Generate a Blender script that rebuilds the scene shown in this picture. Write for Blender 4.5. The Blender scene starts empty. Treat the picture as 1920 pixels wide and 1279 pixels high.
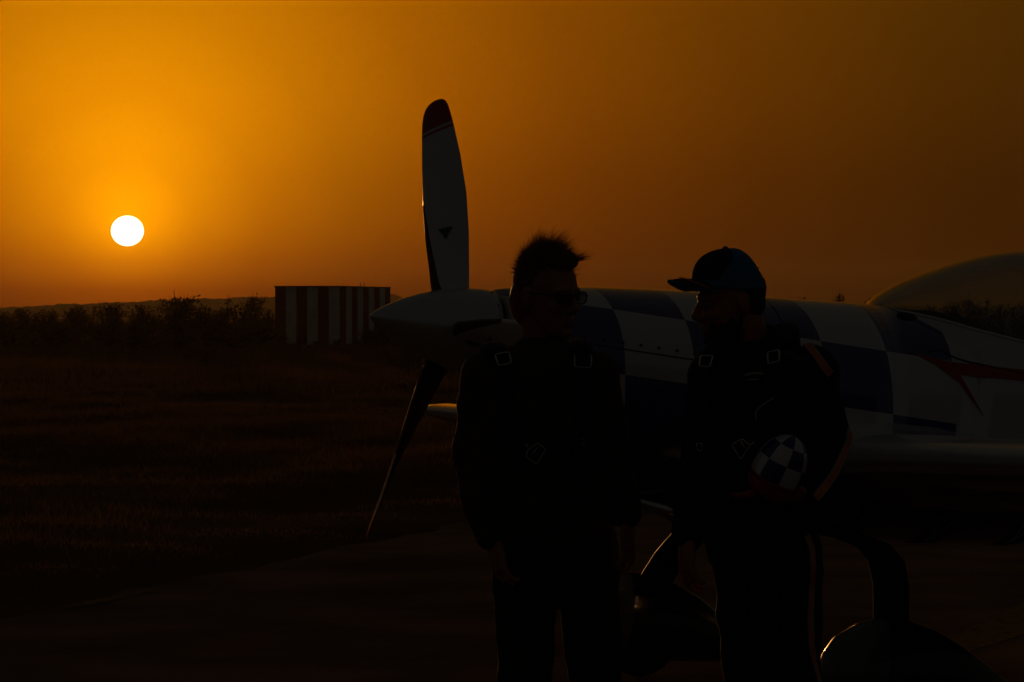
import bpy, bmesh, math, random
import numpy as np
from mathutils import Vector, Matrix, Euler
from mathutils.bvhtree import BVHTree

random.seed(7)
RNG = np.random.default_rng(11)
scene = bpy.context.scene
COL = scene.collection

# ------------------------------------------------------------------ camera
F = 6424.0                      # focal length in photo pixels (from the sun's 0.53 degree disc)
CX, HZ, EYE = 960.0, 585.0, 1.6
cam_d = bpy.data.cameras.new('camera')
cam = bpy.data.objects.new('camera', cam_d)
COL.objects.link(cam)
cam.location = (0, 0, EYE)
cam.rotation_euler = (math.radians(90) - math.atan((639.5 - HZ) / F), 0, 0)
cam_d.sensor_width = 36.0
cam_d.lens = F / 1920.0 * 36.0
cam_d.clip_start = 0.1
cam_d.clip_end = 20000
scene.camera = cam

# ------------------------------------------------------------------ world and sun
SUN = Vector(((239 - CX) / F, 1.0, (HZ - 433) / F)).normalized()
world = bpy.data.worlds.new('World')
scene.world = world
world.use_nodes = True
wn, wl = world.node_tree.nodes, world.node_tree.links
wn.clear()


def wmath(op, a, b=None, c=None):
    n = wn.new('ShaderNodeMath'); n.operation = op
    for i, v in enumerate((a, b, c)):
        if v is None: continue
        if isinstance(v, (int, float)): n.inputs[i].default_value = v
        else: wl.new(v, n.inputs[i])
    return n.outputs[0]


def wramp(fac, stops):
    n = wn.new('ShaderNodeValToRGB'); wl.new(fac, n.inputs[0])
    cr = n.color_ramp
    while len(cr.elements) < len(stops): cr.elements.new(0.5)
    for e, (p, c) in zip(cr.elements, stops):
        e.position = p; e.color = (c[0], c[1], c[2], 1)
    return n.outputs[0]


tc = wn.new('ShaderNodeTexCoord')
sub = wn.new('ShaderNodeVectorMath'); sub.operation = 'SUBTRACT'
wl.new(tc.outputs['Generated'], sub.inputs[0]); sub.inputs[1].default_value = SUN
ln = wn.new('ShaderNodeVectorMath'); ln.operation = 'LENGTH'; wl.new(sub.outputs[0], ln.inputs[0])
t_sun = wmath('SQRT', wmath('MULTIPLY', ln.outputs['Value'], 0.5))
sep = wn.new('ShaderNodeSeparateXYZ'); wl.new(tc.outputs['Generated'], sep.inputs[0])
t_el = wmath('SQRT', wmath('MAXIMUM', sep.outputs[2], 0.0))
# dusty air: brightness falls off with the angle from the sun and towards the horizon
near = [(0.0, 2.75, 1.22, .0), (.05, 2.6, 1.14, .0), (.075, 2.1837, .906, 0), (.1, 1.656, .635, 0), (.14, 1.046, .36, 0),
        (.18, .655, .212, 0), (.22, .41, .113, 0), (.26, .243, .0635, 0), (.3, .142, .039, .0001),
        (.34, .085, .0262, .0002), (.37, .058, .0195, .0006), (.43, .031, .0155, .0035), (.52, .0175, .0128, .0075),
        (.68, .0118, .011, .0088), (1.0, .0095, .0095, .0088)]
SKY_K = 2.8
glow = wramp(t_sun, [(p, (r / SKY_K, g / SKY_K, b / SKY_K)) for p, r, g, b in near])
elev = wramp(t_el, [(0, (.075, .022, .05)), (.08, (.148, .070, .10)), (.12, (.270, .170, .2)), (.16, (.425, .325, .4)),
                    (.2, (.56, .47, .55)), (.25, (.82, .76, .8)), (.3, (1, 1, 1)), (.45, (1, 1, 1)), (1, (.8, .82, .85))])
mul = wn.new('ShaderNodeMix'); mul.data_type = 'RGBA'; mul.blend_type = 'MULTIPLY'; mul.inputs[0].default_value = 1
wl.new(glow, mul.inputs[6]); wl.new(elev, mul.inputs[7])
# the sun's own disc, slightly flattened by refraction
dv = wn.new('ShaderNodeVectorMath'); dv.operation = 'MULTIPLY'; wl.new(sub.outputs[0], dv.inputs[0])
dv.inputs[1].default_value = (1, 1, 60 / 56)
dl = wn.new('ShaderNodeVectorMath'); dl.operation = 'LENGTH'; wl.new(dv.outputs[0], dl.inputs[0])
mr = wn.new('ShaderNodeMapRange'); mr.interpolation_type = 'SMOOTHSTEP'
wl.new(dl.outputs['Value'], mr.inputs[0])
mr.inputs[1].default_value = .00487; mr.inputs[2].default_value = .00445; mr.inputs[3].default_value = 0; mr.inputs[4].default_value = 1
bg1 = wn.new('ShaderNodeBackground'); wl.new(mul.outputs[2], bg1.inputs[0]); bg1.inputs[1].default_value = SKY_K
bg2 = wn.new('ShaderNodeBackground'); bg2.inputs[0].default_value = (1, .82, .5, 1); bg2.inputs[1].default_value = 4.0
mx = wn.new('ShaderNodeMixShader'); wl.new(mr.outputs[0], mx.inputs[0]); wl.new(bg1.outputs[0], mx.inputs[1]); wl.new(bg2.outputs[0], mx.inputs[2])
wo = wn.new('ShaderNodeOutputWorld'); wl.new(mx.outputs[0], wo.inputs[0])

sun_d = bpy.data.lights.new('sun', 'SUN')
sun_d.energy = 0.75
sun_d.color = (1.0, .46, .12)
sun_d.angle = math.radians(.53)
sun = bpy.data.objects.new('sun', sun_d); COL.objects.link(sun)
sun.rotation_euler = SUN.to_track_quat('Z', 'Y').to_euler()
sun.location = (-40, 300, 40)

scene.view_settings.view_transform = 'Standard'
scene.view_settings.look = 'None'
scene.view_settings.exposure = 0
scene.view_settings.gamma = 1
scene.view_settings.use_curve_mapping = False
scene.render.engine = 'CYCLES'
scene.cycles.use_denoising = True
scene.cycles.max_bounces = 8
scene.cycles.transparent_max_bounces = 16


# ------------------------------------------------------------------ helpers
def W(px, py, D):
    """world point seen at photo pixel (px, py) at distance D along the view axis"""
    return Vector(((px - CX) / F * D, D, EYE - (py - HZ) / F * D))


def tag(o, label=None, cat=None, group=None, kind=None):
    if label: o['label'] = label
    if cat: o['category'] = cat
    if group: o['group'] = group
    if kind: o['kind'] = kind
    return o


def empty(name, loc=(0, 0, 0), rot=(0, 0, 0), parent=None):
    o = bpy.data.objects.new(name, None); COL.objects.link(o)
    o.location = loc; o.rotation_euler = rot; o.empty_display_size = .2
    if parent: o.parent = parent
    return o


def obj(name, verts, faces, mat, parent=None, midx=None, smooth=True, fix=True):
    me = bpy.data.meshes.new(name)
    me.from_pydata([tuple(v) for v in verts], [], [tuple(f) for f in faces])
    for m in (mat if isinstance(mat, (list, tuple)) else [mat]): me.materials.append(m)
    if midx is not None: me.polygons.foreach_set('material_index', np.array(midx, np.int32))
    if fix:
        bm = bmesh.new(); bm.from_mesh(me); bmesh.ops.recalc_face_normals(bm, faces=bm.faces); bm.to_mesh(me); bm.free()
    me.polygons.foreach_set('use_smooth', np.full(len(me.polygons), smooth))
    me.update()
    o = bpy.data.objects.new(name, me); COL.objects.link(o)
    if parent: o.parent = parent
    return o


class MB:
    def __init__(s): s.v = []; s.f = []; s.m = []

    def add(s, vs, fs, m=0):
        b = len(s.v); s.v += [Vector(v) for v in vs]
        for f in fs: s.f.append([b + i for i in f]); s.m.append(m)

    def loft(s, rings, closed=True, cap=True, m=0, mf=None):
        n = len(rings[0]); b = len(s.v)
        for r in rings: s.v += [Vector(p) for p in r]
        for i in range(len(rings) - 1):
            for j in range(n if closed else n - 1):
                k = (j + 1) % n
                s.f.append([b + i * n + j, b + i * n + k, b + (i + 1) * n + k, b + (i + 1) * n + j])
                s.m.append(mf(i, j) if mf else m)
        if cap and closed:
            s.f.append([b + j for j in range(n)][::-1]); s.m.append(m)
            s.f.append([b + (len(rings) - 1) * n + j for j in range(n)]); s.m.append(m)

    def tube(s, path, rad, n=10, m=0, flat=None, up=None, loop=False):
        P = [Vector(p) for p in path]; R = rad if isinstance(rad, (list, tuple)) else [rad] * len(P)
        rings = []; prev = None; N = len(P)
        for i, p in enumerate(P):
            if loop: t = P[(i + 1) % N] - P[i - 1]
            else: t = P[min(i + 1, N - 1)] - P[max(i - 1, 0)]
            t.normalize()
            if prev is None:
                u = Vector(up) if up is not None else (Vector((0, 0, 1)) if abs(t.z) < .9 else Vector((1, 0, 0)))
            else: u = prev
            u = (u - t * u.dot(t)); u.normalize(); prev = u
            w = t.cross(u); fl = flat or 1.0
            rings.append([p + (u * math.cos(a) + w * math.sin(a) * fl) * R[i] for a in [2 * math.pi * k / n for k in range(n)]])
        if loop: rings.append(rings[0])
        s.loft(rings, cap=not loop, m=m)

    def ell(s, c, r, rot=None, nu=20, nv=12, m=0):
        c = Vector(c); M = rot or Matrix.Identity(3)
        vs = []; fs = []
        for i in range(nv + 1):
            th = math.pi * i / nv
            for j in range(nu):
                ph = 2 * math.pi * j / nu
                vs.append(c + M @ Vector((r[0] * math.sin(th) * math.cos(ph), r[1] * math.sin(th) * math.sin(ph), r[2] * math.cos(th))))
        for i in range(nv):
            for j in range(nu):
                k = (j + 1) % nu
                fs.append([i * nu + j, i * nu + k, (i + 1) * nu + k, (i + 1) * nu + j])
        s.add(vs, fs, m)

    def cap(s, p0, r0, p1, r1, m=0, n=16):
        """tapered capsule"""
        p0, p1 = Vector(p0), Vector(p1); t = (p1 - p0); L = t.length; t.normalize()
        u = Vector((0, 0, 1)) if abs(t.z) < .9 else Vector((1, 0, 0)); u = (u - t * u.dot(t)).normalized(); w = t.cross(u)
        rings = []
        for a in (-90, -60, -30, 0): rings.append((p0 + t * r0 * math.sin(math.radians(a)), r0 * max(.02, math.cos(math.radians(a)))))
        for a in (0, 30, 60, 90): rings.append((p1 + t * r1 * math.sin(math.radians(a)), r1 * max(.02, math.cos(math.radians(a)))))
        s.loft([[c + (u * math.cos(k) + w * math.sin(k)) * r for k in [2 * math.pi * q / n for q in range(n)]] for c, r in rings], m=m)

    def chain(s, pts, rads, m=0):
        for i in range(len(pts) - 1): s.cap(pts[i], rads[i], pts[i + 1], rads[i + 1], m)

    def box(s, c, d, rot=None, m=0):
        c = Vector(c); M = rot or Matrix.Identity(3)
        vs = [c + M @ Vector((sx * d[0] / 2, sy * d[1] / 2, sz * d[2] / 2)) for sx in (-1, 1) for sy in (-1, 1) for sz in (-1, 1)]
        s.add(vs, [(0, 1, 3, 2), (4, 6, 7, 5), (0, 4, 5, 1), (2, 3, 7, 6), (0, 2, 6, 4), (1, 5, 7, 3)], m)

    def build(s, name, mat, parent=None, smooth=True, fix=True, off=None):
        vs = s.v if off is None else [v - off for v in s.v]
        return obj(name, vs, s.f, mat, parent, s.m, smooth, fix)


def remeshed(mb, voxel, smooth_it=4, smooth_f=.5):
    """one continuous surface from overlapping closed pieces"""
    me = bpy.data.meshes.new('tmp'); me.from_pydata([tuple(v) for v in mb.v], [], mb.f)
    bm = bmesh.new(); bm.from_mesh(me); bmesh.ops.recalc_face_normals(bm, faces=bm.faces); bm.to_mesh(me); bm.free()
    o = bpy.data.objects.new('tmp', me); COL.objects.link(o)
    r = o.modifiers.new('r', 'REMESH'); r.mode = 'VOXEL'; r.voxel_size = voxel; r.use_smooth_shade = True
    if smooth_it:
        q = o.modifiers.new('s', 'SMOOTH'); q.iterations = smooth_it; q.factor = smooth_f
    dg = bpy.context.evaluated_depsgraph_get(); ev = o.evaluated_get(dg)
    out = bpy.data.meshes.new_from_object(ev)
    bpy.data.objects.remove(o); bpy.data.meshes.remove(me)
    return out


def link_mesh(name, me, mat, parent=None):
    me.materials.clear(); me.materials.append(mat); me.name = name
    o = bpy.data.objects.new(name, me); COL.objects.link(o)
    me.polygons.foreach_set('use_smooth', np.ones(len(me.polygons), bool))
    if parent: o.parent = parent
    return o


def coords(me):
    a = np.empty(len(me.vertices) * 3); me.vertices.foreach_get('co', a); return a.reshape(-1, 3)


def normals(me):
    a = np.empty(len(me.vertices) * 3); me.vertices.foreach_get('normal', a); return a.reshape(-1, 3)


def wrinkle(me, amp, scale=1.0, seed=0, stretch=(1, 1, 1)):
    v = coords(me); n = normals(me); r = np.random.default_rng(seed); d = np.zeros(len(v))
    q = v * np.array(stretch)
    for k in range(10):
        w = r.normal(size=3); w /= np.linalg.norm(w)
        f = scale * (14 + 7 * k); w2 = r.normal(size=3)
        d += np.sin(q @ w * f + 1.6 * np.sin(q @ w2 * f * .35 + k) + r.uniform(0, 6)) / (1 + .35 * k)
    d = np.sign(d) * np.abs(d) ** .8
    v = v + n * (amp * .45 * d)[:, None]
    me.vertices.foreach_set('co', v.ravel()); me.update()


# ------------------------------------------------------------------ materials
def mat(name, col, rough=.6, metal=0.0, var=.12, vscale=8.0, bump=0.0, bscale=60.0, coat=0.0, spec=.5, sheen=0.0):
    m = bpy.data.materials.new(name); m.use_nodes = True
    nt = m.node_tree; b = nt.nodes['Principled BSDF']
    b.inputs['Roughness'].default_value = rough; b.inputs['Metallic'].default_value = metal
    b.inputs['Coat Weight'].default_value = coat; b.inputs['Coat Roughness'].default_value = .06
    b.inputs['Specular IOR Level'].default_value = spec
    if coat == 1.0: b.inputs['Coat IOR'].default_value = 1.8; b.inputs['Coat Roughness'].default_value = .1
    b.inputs['Sheen Weight'].default_value = sheen
    tcn = nt.nodes.new('ShaderNodeTexCoord'); nz = nt.nodes.new('ShaderNodeTexNoise')
    nz.inputs['Scale'].default_value = vscale; nz.inputs['Detail'].default_value = 5
    nt.links.new(tcn.outputs['Object'], nz.inputs['Vector'])
    rp = nt.nodes.new('ShaderNodeValToRGB')
    rp.color_ramp.elements[0].position = .3; rp.color_ramp.elements[1].position = .7
    rp.color_ramp.elements[0].color = (*[c * (1 - var) for c in col], 1)
    rp.color_ramp.elements[1].color = (*[min(1, c * (1 + var)) for c in col], 1)
    nt.links.new(nz.outputs['Fac'], rp.inputs[0]); nt.links.new(rp.outputs[0], b.inputs['Base Color'])
    if bump:
        n2 = nt.nodes.new('ShaderNodeTexNoise'); n2.inputs['Scale'].default_value = bscale; n2.inputs['Detail'].default_value = 4
        nt.links.new(tcn.outputs['Object'], n2.inputs['Vector'])
        bp = nt.nodes.new('ShaderNodeBump'); bp.inputs['Strength'].default_value = bump; bp.inputs['Distance'].default_value = .01
        nt.links.new(n2.outputs['Fac'], bp.inputs['Height']); nt.links.new(bp.outputs[0], b.inputs['Normal'])
    return m


M_white = mat('white_paint', (.72, .72, .70), .25, var=.04, coat=1.0)
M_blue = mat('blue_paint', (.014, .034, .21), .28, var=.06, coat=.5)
M_red = mat('red_paint', (.5, .02, .02), .3, var=.06, coat=.4)
M_spinner = mat('polished_white_spinner', (.64, .64, .62), .24, metal=.5, var=.03, coat=.5)
M_strip = mat('dark_red_edge_strip', (.11, .008, .008), .45)
M_spat = mat('dark_blue_spat_paint', (.012, .014, .03), .3, var=.08, coat=.5)
M_spatfront = mat('grey_spat_nose_paint', (.14, .14, .14), .3, var=.08, coat=.5)
M_legs = mat('dark_composite_leg', (.02, .022, .028), .55, var=.08, spec=.2)
M_black = mat('black_rubber', (.012, .012, .012), .7)
M_blackpaint = mat('matt_black_paint', (.01, .01, .011), .75)
M_steel = mat('polished_steel', (.6, .58, .55), .25, metal=1.0)
M_dkmetal = mat('dark_metal', (.12, .12, .12), .4, metal=.8)
M_asphalt = mat('weathered_apron', (.17, .118, .092), 1.0, var=.35, vscale=.9, bump=.9, bscale=70, spec=.0)
M_soil = mat('dry_soil', (.13, .08, .042), 1.0, var=.35, vscale=.35, bump=.8, bscale=9, spec=.0)
M_line = mat('worn_yellow_line_paint', (.21, .14, .045), .95, var=.45, vscale=14, spec=.0)
M_hill = mat('hill_scrub', (.05, .045, .03), 1.0, var=.3, vscale=.05, spec=.0)
M_skin1 = mat('skin', (.42, .16, .09), .5, var=.1, vscale=30)
M_skin2 = mat('skin_tanned', (.46, .15, .08), .5, var=.1, vscale=30)
M_hair1 = mat('greying_brown_hair', (.22, .135, .08), .55, var=.3, vscale=60)
M_hair2 = mat('dark_hair', (.035, .022, .016), .6, var=.2, vscale=60)
M_jacket = mat('dark_brown_jacket', (.055, .042, .028), .75, var=.2, vscale=20, bump=.25, bscale=220)
M_trouser = mat('black_trousers', (.012, .011, .011), .85, var=.2, vscale=20, bump=.25, bscale=260)
M_suit = mat('navy_flight_suit', (.010, .012, .022), .8, var=.2, vscale=20, bump=.25, bscale=260)
M_strap = mat('navy_webbing', (.012, .022, .06), .7, var=.15, vscale=60, bump=.4, bscale=500)
M_pack = mat('navy_parachute_pack', (.01, .018, .05), .8, var=.15, vscale=30, bump=.3, bscale=200)
M_orange = mat('orange_stripe_cloth', (.85, .22, .045), .75, var=.12, vscale=40)
M_pale = mat('pale_edging_cloth', (.5, .45, .36), .8, var=.1, vscale=40)
M_capblue = mat('blue_cap_cloth', (.035, .20, .42), .8, var=.12, vscale=60, bump=.3, bscale=500)
M_capblack = mat('black_cap_cloth', (.012, .022, .045), .8, var=.12, vscale=60, bump=.3, bscale=500)
M_eye = mat('eye', (.25, .22, .2), .15, var=.05)
M_leaf = mat('dry_leaves', (.055, .042, .022), .9, var=.35, vscale=3, spec=.1)
M_twig = mat('twigs', (.05, .036, .026), .95, var=.3, vscale=9, spec=.1)
M_grass = mat('dry_grass', (.15, .10, .05), .9, var=.35, vscale=.5, spec=.1)
M_hutwhite = mat('white_hut_paint', (.78, .80, .78), .7, var=.12, vscale=2)
M_hutred = mat('red_hut_paint', (.17, .012, .010), .7, var=.15, vscale=2)
M_green = mat('green_emblem', (.01, .14, .07), .5)


def translucent(m, col, f):
    nt = m.node_tree; b = nt.nodes['Principled BSDF']; out = nt.nodes['Material Output']
    tr = nt.nodes.new('ShaderNodeBsdfTranslucent'); tr.inputs[0].default_value = (*col, 1)
    ms = nt.nodes.new('ShaderNodeMixShader'); ms.inputs[0].default_value = f
    nt.links.new(b.outputs[0], ms.inputs[1]); nt.links.new(tr.outputs[0], ms.inputs[2]); nt.links.new(ms.outputs[0], out.inputs[0])


translucent(M_grass, (.15, .085, .035), .28)
translucent(M_hair1, (.42, .24, .12), .5)
translucent(M_leaf, (.05, .04, .015), .25)


def glass(name, tint, refl=1.45, rough=.02):
    m = bpy.data.materials.new(name); m.use_nodes = True; nt = m.node_tree; nt.nodes.clear()
    o = nt.nodes.new('ShaderNodeOutputMaterial'); t = nt.nodes.new('ShaderNodeBsdfTransparent'); t.inputs[0].default_value = (*tint, 1)
    nz = nt.nodes.new('ShaderNodeTexNoise'); nz.inputs['Scale'].default_value = 3
    mpr = nt.nodes.new('ShaderNodeMapRange'); mpr.inputs[3].default_value = rough * .6; mpr.inputs[4].default_value = rough * 1.6
    nt.links.new(nz.outputs['Fac'], mpr.inputs[0])
    g = nt.nodes.new('ShaderNodeBsdfGlossy'); nt.links.new(mpr.outputs[0], g.inputs['Roughness'])
    lw = nt.nodes.new('ShaderNodeLayerWeight'); lw.inputs[0].default_value = .5
    pw = nt.nodes.new('ShaderNodeMath'); pw.operation = 'POWER'; nt.links.new(lw.outputs['Facing'], pw.inputs[0]); pw.inputs[1].default_value = 2.0
    fr = nt.nodes.new('ShaderNodeMapRange'); nt.links.new(pw.outputs[0], fr.inputs[0]); fr.inputs[3].default_value = .05; fr.inputs[4].default_value = 1.0
    mi = nt.nodes.new('ShaderNodeMixShader'); nt.links.new(fr.outputs[0], mi.inputs[0]); nt.links.new(t.outputs[0], mi.inputs[1]); nt.links.new(g.outputs[0], mi.inputs[2])
    nt.links.new(mi.outputs[0], o.inputs[0]); return m


M_canopy = glass('tinted_canopy_glass', (.80, .87, .86), rough=.09)
M_lens = glass('spectacle_lens', (.75, .72, .68))

# ------------------------------------------------------------------ ground, pavement, hills
EDGE = lambda y: -2.67 + .286 * (y - 17.9)          # left edge of the apron


def bumpy(x, y):
    return .05 * np.sin(x * .9 + 1.3 * np.sin(y * .31)) * np.sin(y * .47 + .7) + .035 * np.sin(x * 2.3 + y * 1.1) * np.sin(y * 1.7 - x * .6)


ys = np.concatenate([[-3000, -300, -40], np.arange(-10, 60, 1.0), np.arange(60, 200, 4.0), [220, 280, 400, 700, 1200, 3000, 6000]])
xs = np.concatenate([[-6000, -1500, -400, -120], np.arange(-40, 40.1, 1.0), [120, 400, 1500, 6000]])
gv = []; gf = []
for y in ys:
    for x in xs:
        dist = EDGE(y) - x
        fld = min(1, max(0, dist / 1.2)) if -40 < x < 40 and 0 < y < 200 else 0
        gv.append((x, y, -.03 + fld * (.02 + float(bumpy(x, y)))))
nx = len(xs)
for i in range(len(ys) - 1):
    for j in range(nx - 1): gf.append((i * nx + j, i * nx + j + 1, (i + 1) * nx + j + 1, (i + 1) * nx + j))
tag(obj('ground', gv, gf, M_soil), kind='structure')

pv = []; pf = []
py_ = np.arange(-30, 96.1, .35)
for i, y in enumerate(py_):
    e = EDGE(y) + .05 * math.sin(y * 2.1) + .04 * math.sin(y * 5.3 + 1) + .03 * math.sin(y * 11.7)
    pv += [(e, y, -.06), (e, y, 0), (80, y, 0)]
for i in range(len(py_) - 1):
    a = i * 3
    pf += [(a, a + 1, a + 4, a + 3), (a + 1, a + 2, a + 5, a + 4)]
tag(obj('pavement', pv, pf, M_asphalt, smooth=False), kind='structure')


def gp(px, py, z=0.0):
    D = (EYE - z) * F / (py - HZ); return W(px, py, D)


def line_marking(name, quad, label):
    pts = [gp(*q, z=.004) for q in quad]; n = 14; vs = []; fs = []
    for i in range(n + 1):
        t = i / n
        a = pts[0].lerp(pts[1], t); b = pts[3].lerp(pts[2], t)
        j = Vector((random.uniform(-.02, .02), random.uniform(-.06, .06), 0))
        vs += [a + j, b - j * .7]
    for i in range(n): fs.append((2 * i, 2 * i + 1, 2 * i + 3, 2 * i + 2))
    tag(obj(name, [Vector((v.x, v.y, .004)) for v in vs], fs, M_line, smooth=False), kind='structure')


line_marking('painted_line', [(120, 1135), (285, 1105), (290, 1108), (150, 1138)], '')
line_marking('painted_line', [(1775, 1200), (2050, 1062), (2090, 1135), (1815, 1224)], '')

# low ridge on the horizon
HP = [(-900, 580), (-400, 574), (-100, 579), (0, 578), (60, 574), (130, 570), (200, 568), (300, 563), (400, 560), (480, 557), (560, 553), (640, 552), (720, 550),
      (745, 554), (780, 566), (820, 577), (900, 582), (1100, 583), (1400, 579), (1700, 575), (2000, 574), (2500, 578), (3000, 582)]
hv = []; hf = []; Dh = 1400.0
hx = np.arange(-900, 3000, 6.0); prof = [(-350, -.15), (-220, .25), (-100, .7), (-30, .95), (0, 1.0), (60, .9), (200, .4), (420, -.2)]
for px in hx:
    top = np.interp(px, [h[0] for h in HP], [h[1] for h in HP])
    z = (HZ - top) / F * Dh + EYE + .18 * math.sin(px * .071) + .12 * math.sin(px * .23 + 1) + .22 * random.uniform(-1, 1)
    x = (px - CX) / F * Dh
    for d, k in prof: hv.append((x * (Dh + d) / Dh, Dh + d, z * k))
npf = len(prof)
for i in range(len(hx) - 1):
    for j in range(npf - 1): hf.append((i * npf + j, i * npf + j + 1, (i + 1) * npf + j + 1, (i + 1) * npf + j))
tag(obj('hills', hv, hf, M_hill), kind='structure')

# ------------------------------------------------------------------ dry grass (uncountable)


def grass_patch(name, n, y0, y1, h0, h1, w0, power, label):
    u = RNG.random(n); y = y0 + (y1 - y0) * u ** power
    half = .165 * y + 2.0
    x = -half + RNG.random(n) * 2 * half
    ex = EDGE(y) + .05 * np.sin(y * 2.1)
    clump = np.sin(x * 1.7 + 2 * np.sin(y * .8)) * np.sin(y * 1.3 + np.sin(x * .7)) + np.sin(x * .43 + y * .21) + .4 * RNG.normal(size=n)
    keep = (x < ex - .02 + .45 * RNG.random(n) ** 4) & (clump > -1.3)
    x, y, clump = x[keep], y[keep], clump[keep]; n = len(x)
    fr = np.clip((ex[keep] - x) / 2.5, .18, 1)
    h = (h0 + (h1 - h0) * RNG.random(n) ** 1.8) * (.55 + .45 * np.clip(clump, 0, 1.6)) * fr
    a = RNG.random(n) * np.pi; w = w0 * (.5 + RNG.random(n)) * (y / y0) ** .5
    lx, ly = RNG.normal(size=n) * .35 * h, RNG.normal(size=n) * .35 * h
    z = -.035 + np.clip((ex[keep] - x) / 1.2, 0, 1) * (.02 + bumpy(x, y))
    V = np.empty((n, 3, 3))
    V[:, 0] = np.stack([x - w * np.cos(a), y - w * np.sin(a), z], 1)
    V[:, 1] = np.stack([x + w * np.cos(a), y + w * np.sin(a), z], 1)
    V[:, 2] = np.stack([x + lx, y + ly, z + h], 1)
    me = bpy.data.meshes.new(name); me.vertices.add(n * 3); me.vertices.foreach_set('co', V.ravel())
    me.loops.add(n * 3); me.loops.foreach_set('vertex_index', np.arange(n * 3, dtype=np.int32))
    me.polygons.add(n); me.polygons.foreach_set('loop_start', np.arange(0, n * 3, 3, dtype=np.int32)); me.polygons.foreach_set('loop_total', np.full(n, 3, np.int32))
    me.materials.append(M_grass); me.update(); me.validate()
    o = bpy.data.objects.new(name, me); COL.objects.link(o)
    tag(o, label, 'grass', kind='stuff')


grass_patch('dry_grass', 420000, 16, 70, .04, .17, .0035, 1.0, 'dry brown grass on the near field beside the apron')
grass_patch('dry_grass', 220000, 65, 240, .10, .38, .014, 1.1, 'far dry grass running to the row of bushes')

# ------------------------------------------------------------------ bushes


def bush_meshes(seed, spiky):
    r = random.Random(seed); tr = MB(); lv = []; lf = []
    tips = []
    for i in range(16 if spiky else 12):
        az = r.uniform(0, 2 * math.pi); lean = r.uniform(.1, .95)
        p = Vector((r.uniform(-.08, .08), r.uniform(-.08, .08), 0)); d = Vector((math.cos(az) * lean, math.sin(az) * lean, 1)).normalized()
        path = [p]; L = r.uniform(.7, 1.0) * (1 if spiky else .85)
        for k in range(5):
            d = (d + Vector((r.uniform(-.25, .25), r.uniform(-.25, .25), r.uniform(-.05, .2)))).normalized()
            p = p + d * L / 5; path.append(p)
            if k > 0:
                for q in range(3):
                    e = (d + Vector((r.uniform(-.9, .9), r.uniform(-.9, .9), r.uniform(-.4, .45)))).normalized()
                    l2 = r.uniform(.12, .3); m = p + e * l2
                    tr.tube([p, p + e * l2 * .5 + Vector((r.uniform(-.02, .02), r.uniform(-.02, .02), 0)), m], [.008, .006, .003], n=3)
                    tips.append(m); tips.append(p + e * l2 * .5)
            tips.append(p)
        tr.tube(path, [.022 - .003 * k for k in range(6)], n=4)
    cnt = 3400 if not spiky else 3000
    # lower skirt fills to the ground
    for i in range(cnt):
        if r.random() < .6:
            c = r.choice(tips) + Vector((r.gauss(0, .055), r.gauss(0, .055), r.gauss(0, .05)))
        else:
            a = r.uniform(0, 6.283); q = r.uniform(0, .85); c = Vector((q * math.cos(a), q * math.sin(a), r.uniform(.0, .62) * (1 - .4 * q)))
        if c.z < 0: c.z = .02
        if c.z > 1.0: c.z = 1.0 - .12 * r.random() + .04 * r.gauss(0, 1)
        s = r.uniform(.014, .036); n = Vector((r.gauss(0, 1), r.gauss(0, 1), r.gauss(0, 1))).normalized()
        u = n.orthogonal().normalized(); w = n.cross(u); b = len(lv)
        lv += [c - u * s, c + w * s * .6, c + u * s * 1.3, c - w * s * .6]; lf.append((b, b + 1, b + 2, b + 3))
    return tr, lv, lf


BV = []
for k in range(5):
    tr, lv, lf = bush_meshes(100 + k, k in (1, 3))
    to = tr.build('trunk', M_twig); co = obj('crown', lv, lf, M_leaf, smooth=False, fix=False)
    BV.append((to.data, co.data)); bpy.data.objects.remove(to); bpy.data.objects.remove(co)


def bush(px, top, D, wpx, var, label, group, name='bush'):
    h = EYE + (HZ - top) / F * D; w = wpx * 1.25 / F * D
    e = empty(name, ((px - CX) / F * D, D, -.03), (0, 0, random.uniform(0, 6.28)))
    tag(e, label, 'bush', group)
    for nm, me in zip(('trunk', 'crown'), BV[var]):
        o = bpy.data.objects.new(nm, me); COL.objects.link(o); o.parent = e
        o.scale = (w / 1.5, w / 1.5, h / 1.04)
    return e


ORD = 'first second third fourth fifth sixth seventh eighth ninth tenth eleventh twelfth thirteenth fourteenth'.split()
G_b = 'bushes along the far edge of the field'
L_low = 'low dark scrub bush in the row far behind the grass'
bush(330, 555, 165, 130, 1, 'tall spiky-topped bush, highest of the row under the low sun', G_b)
bush(462, 556, 160, 82, 3, 'twiggy upright bush standing just before the striped hut', G_b)
for px, top, D, w, v in [(8, 577, 190, 60, 0), (48, 574, 185, 70, 2), (95, 573, 175, 75, 4), (150, 566, 180, 80, 0), (212, 565, 175, 95, 2),
                         (270, 564, 170, 90, 4), (385, 568, 172, 70, 0), (420, 575, 180, 60, 2), (500, 573, 178, 50, 4), (-45, 575, 185, 80, 2),
                         (-110, 570, 180, 90, 0)]:
    k = sorted([8, 48, 95, 150, 212, 270, 385, 420, 500, -45, -110], reverse=True).index(px)
    bush(px, top, D, w, v, '%s low scrub bush from the striped hut in the far row' % ORD[k], G_b)
L_mid = 'knee-high brush clump in front of the row of bushes'
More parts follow.
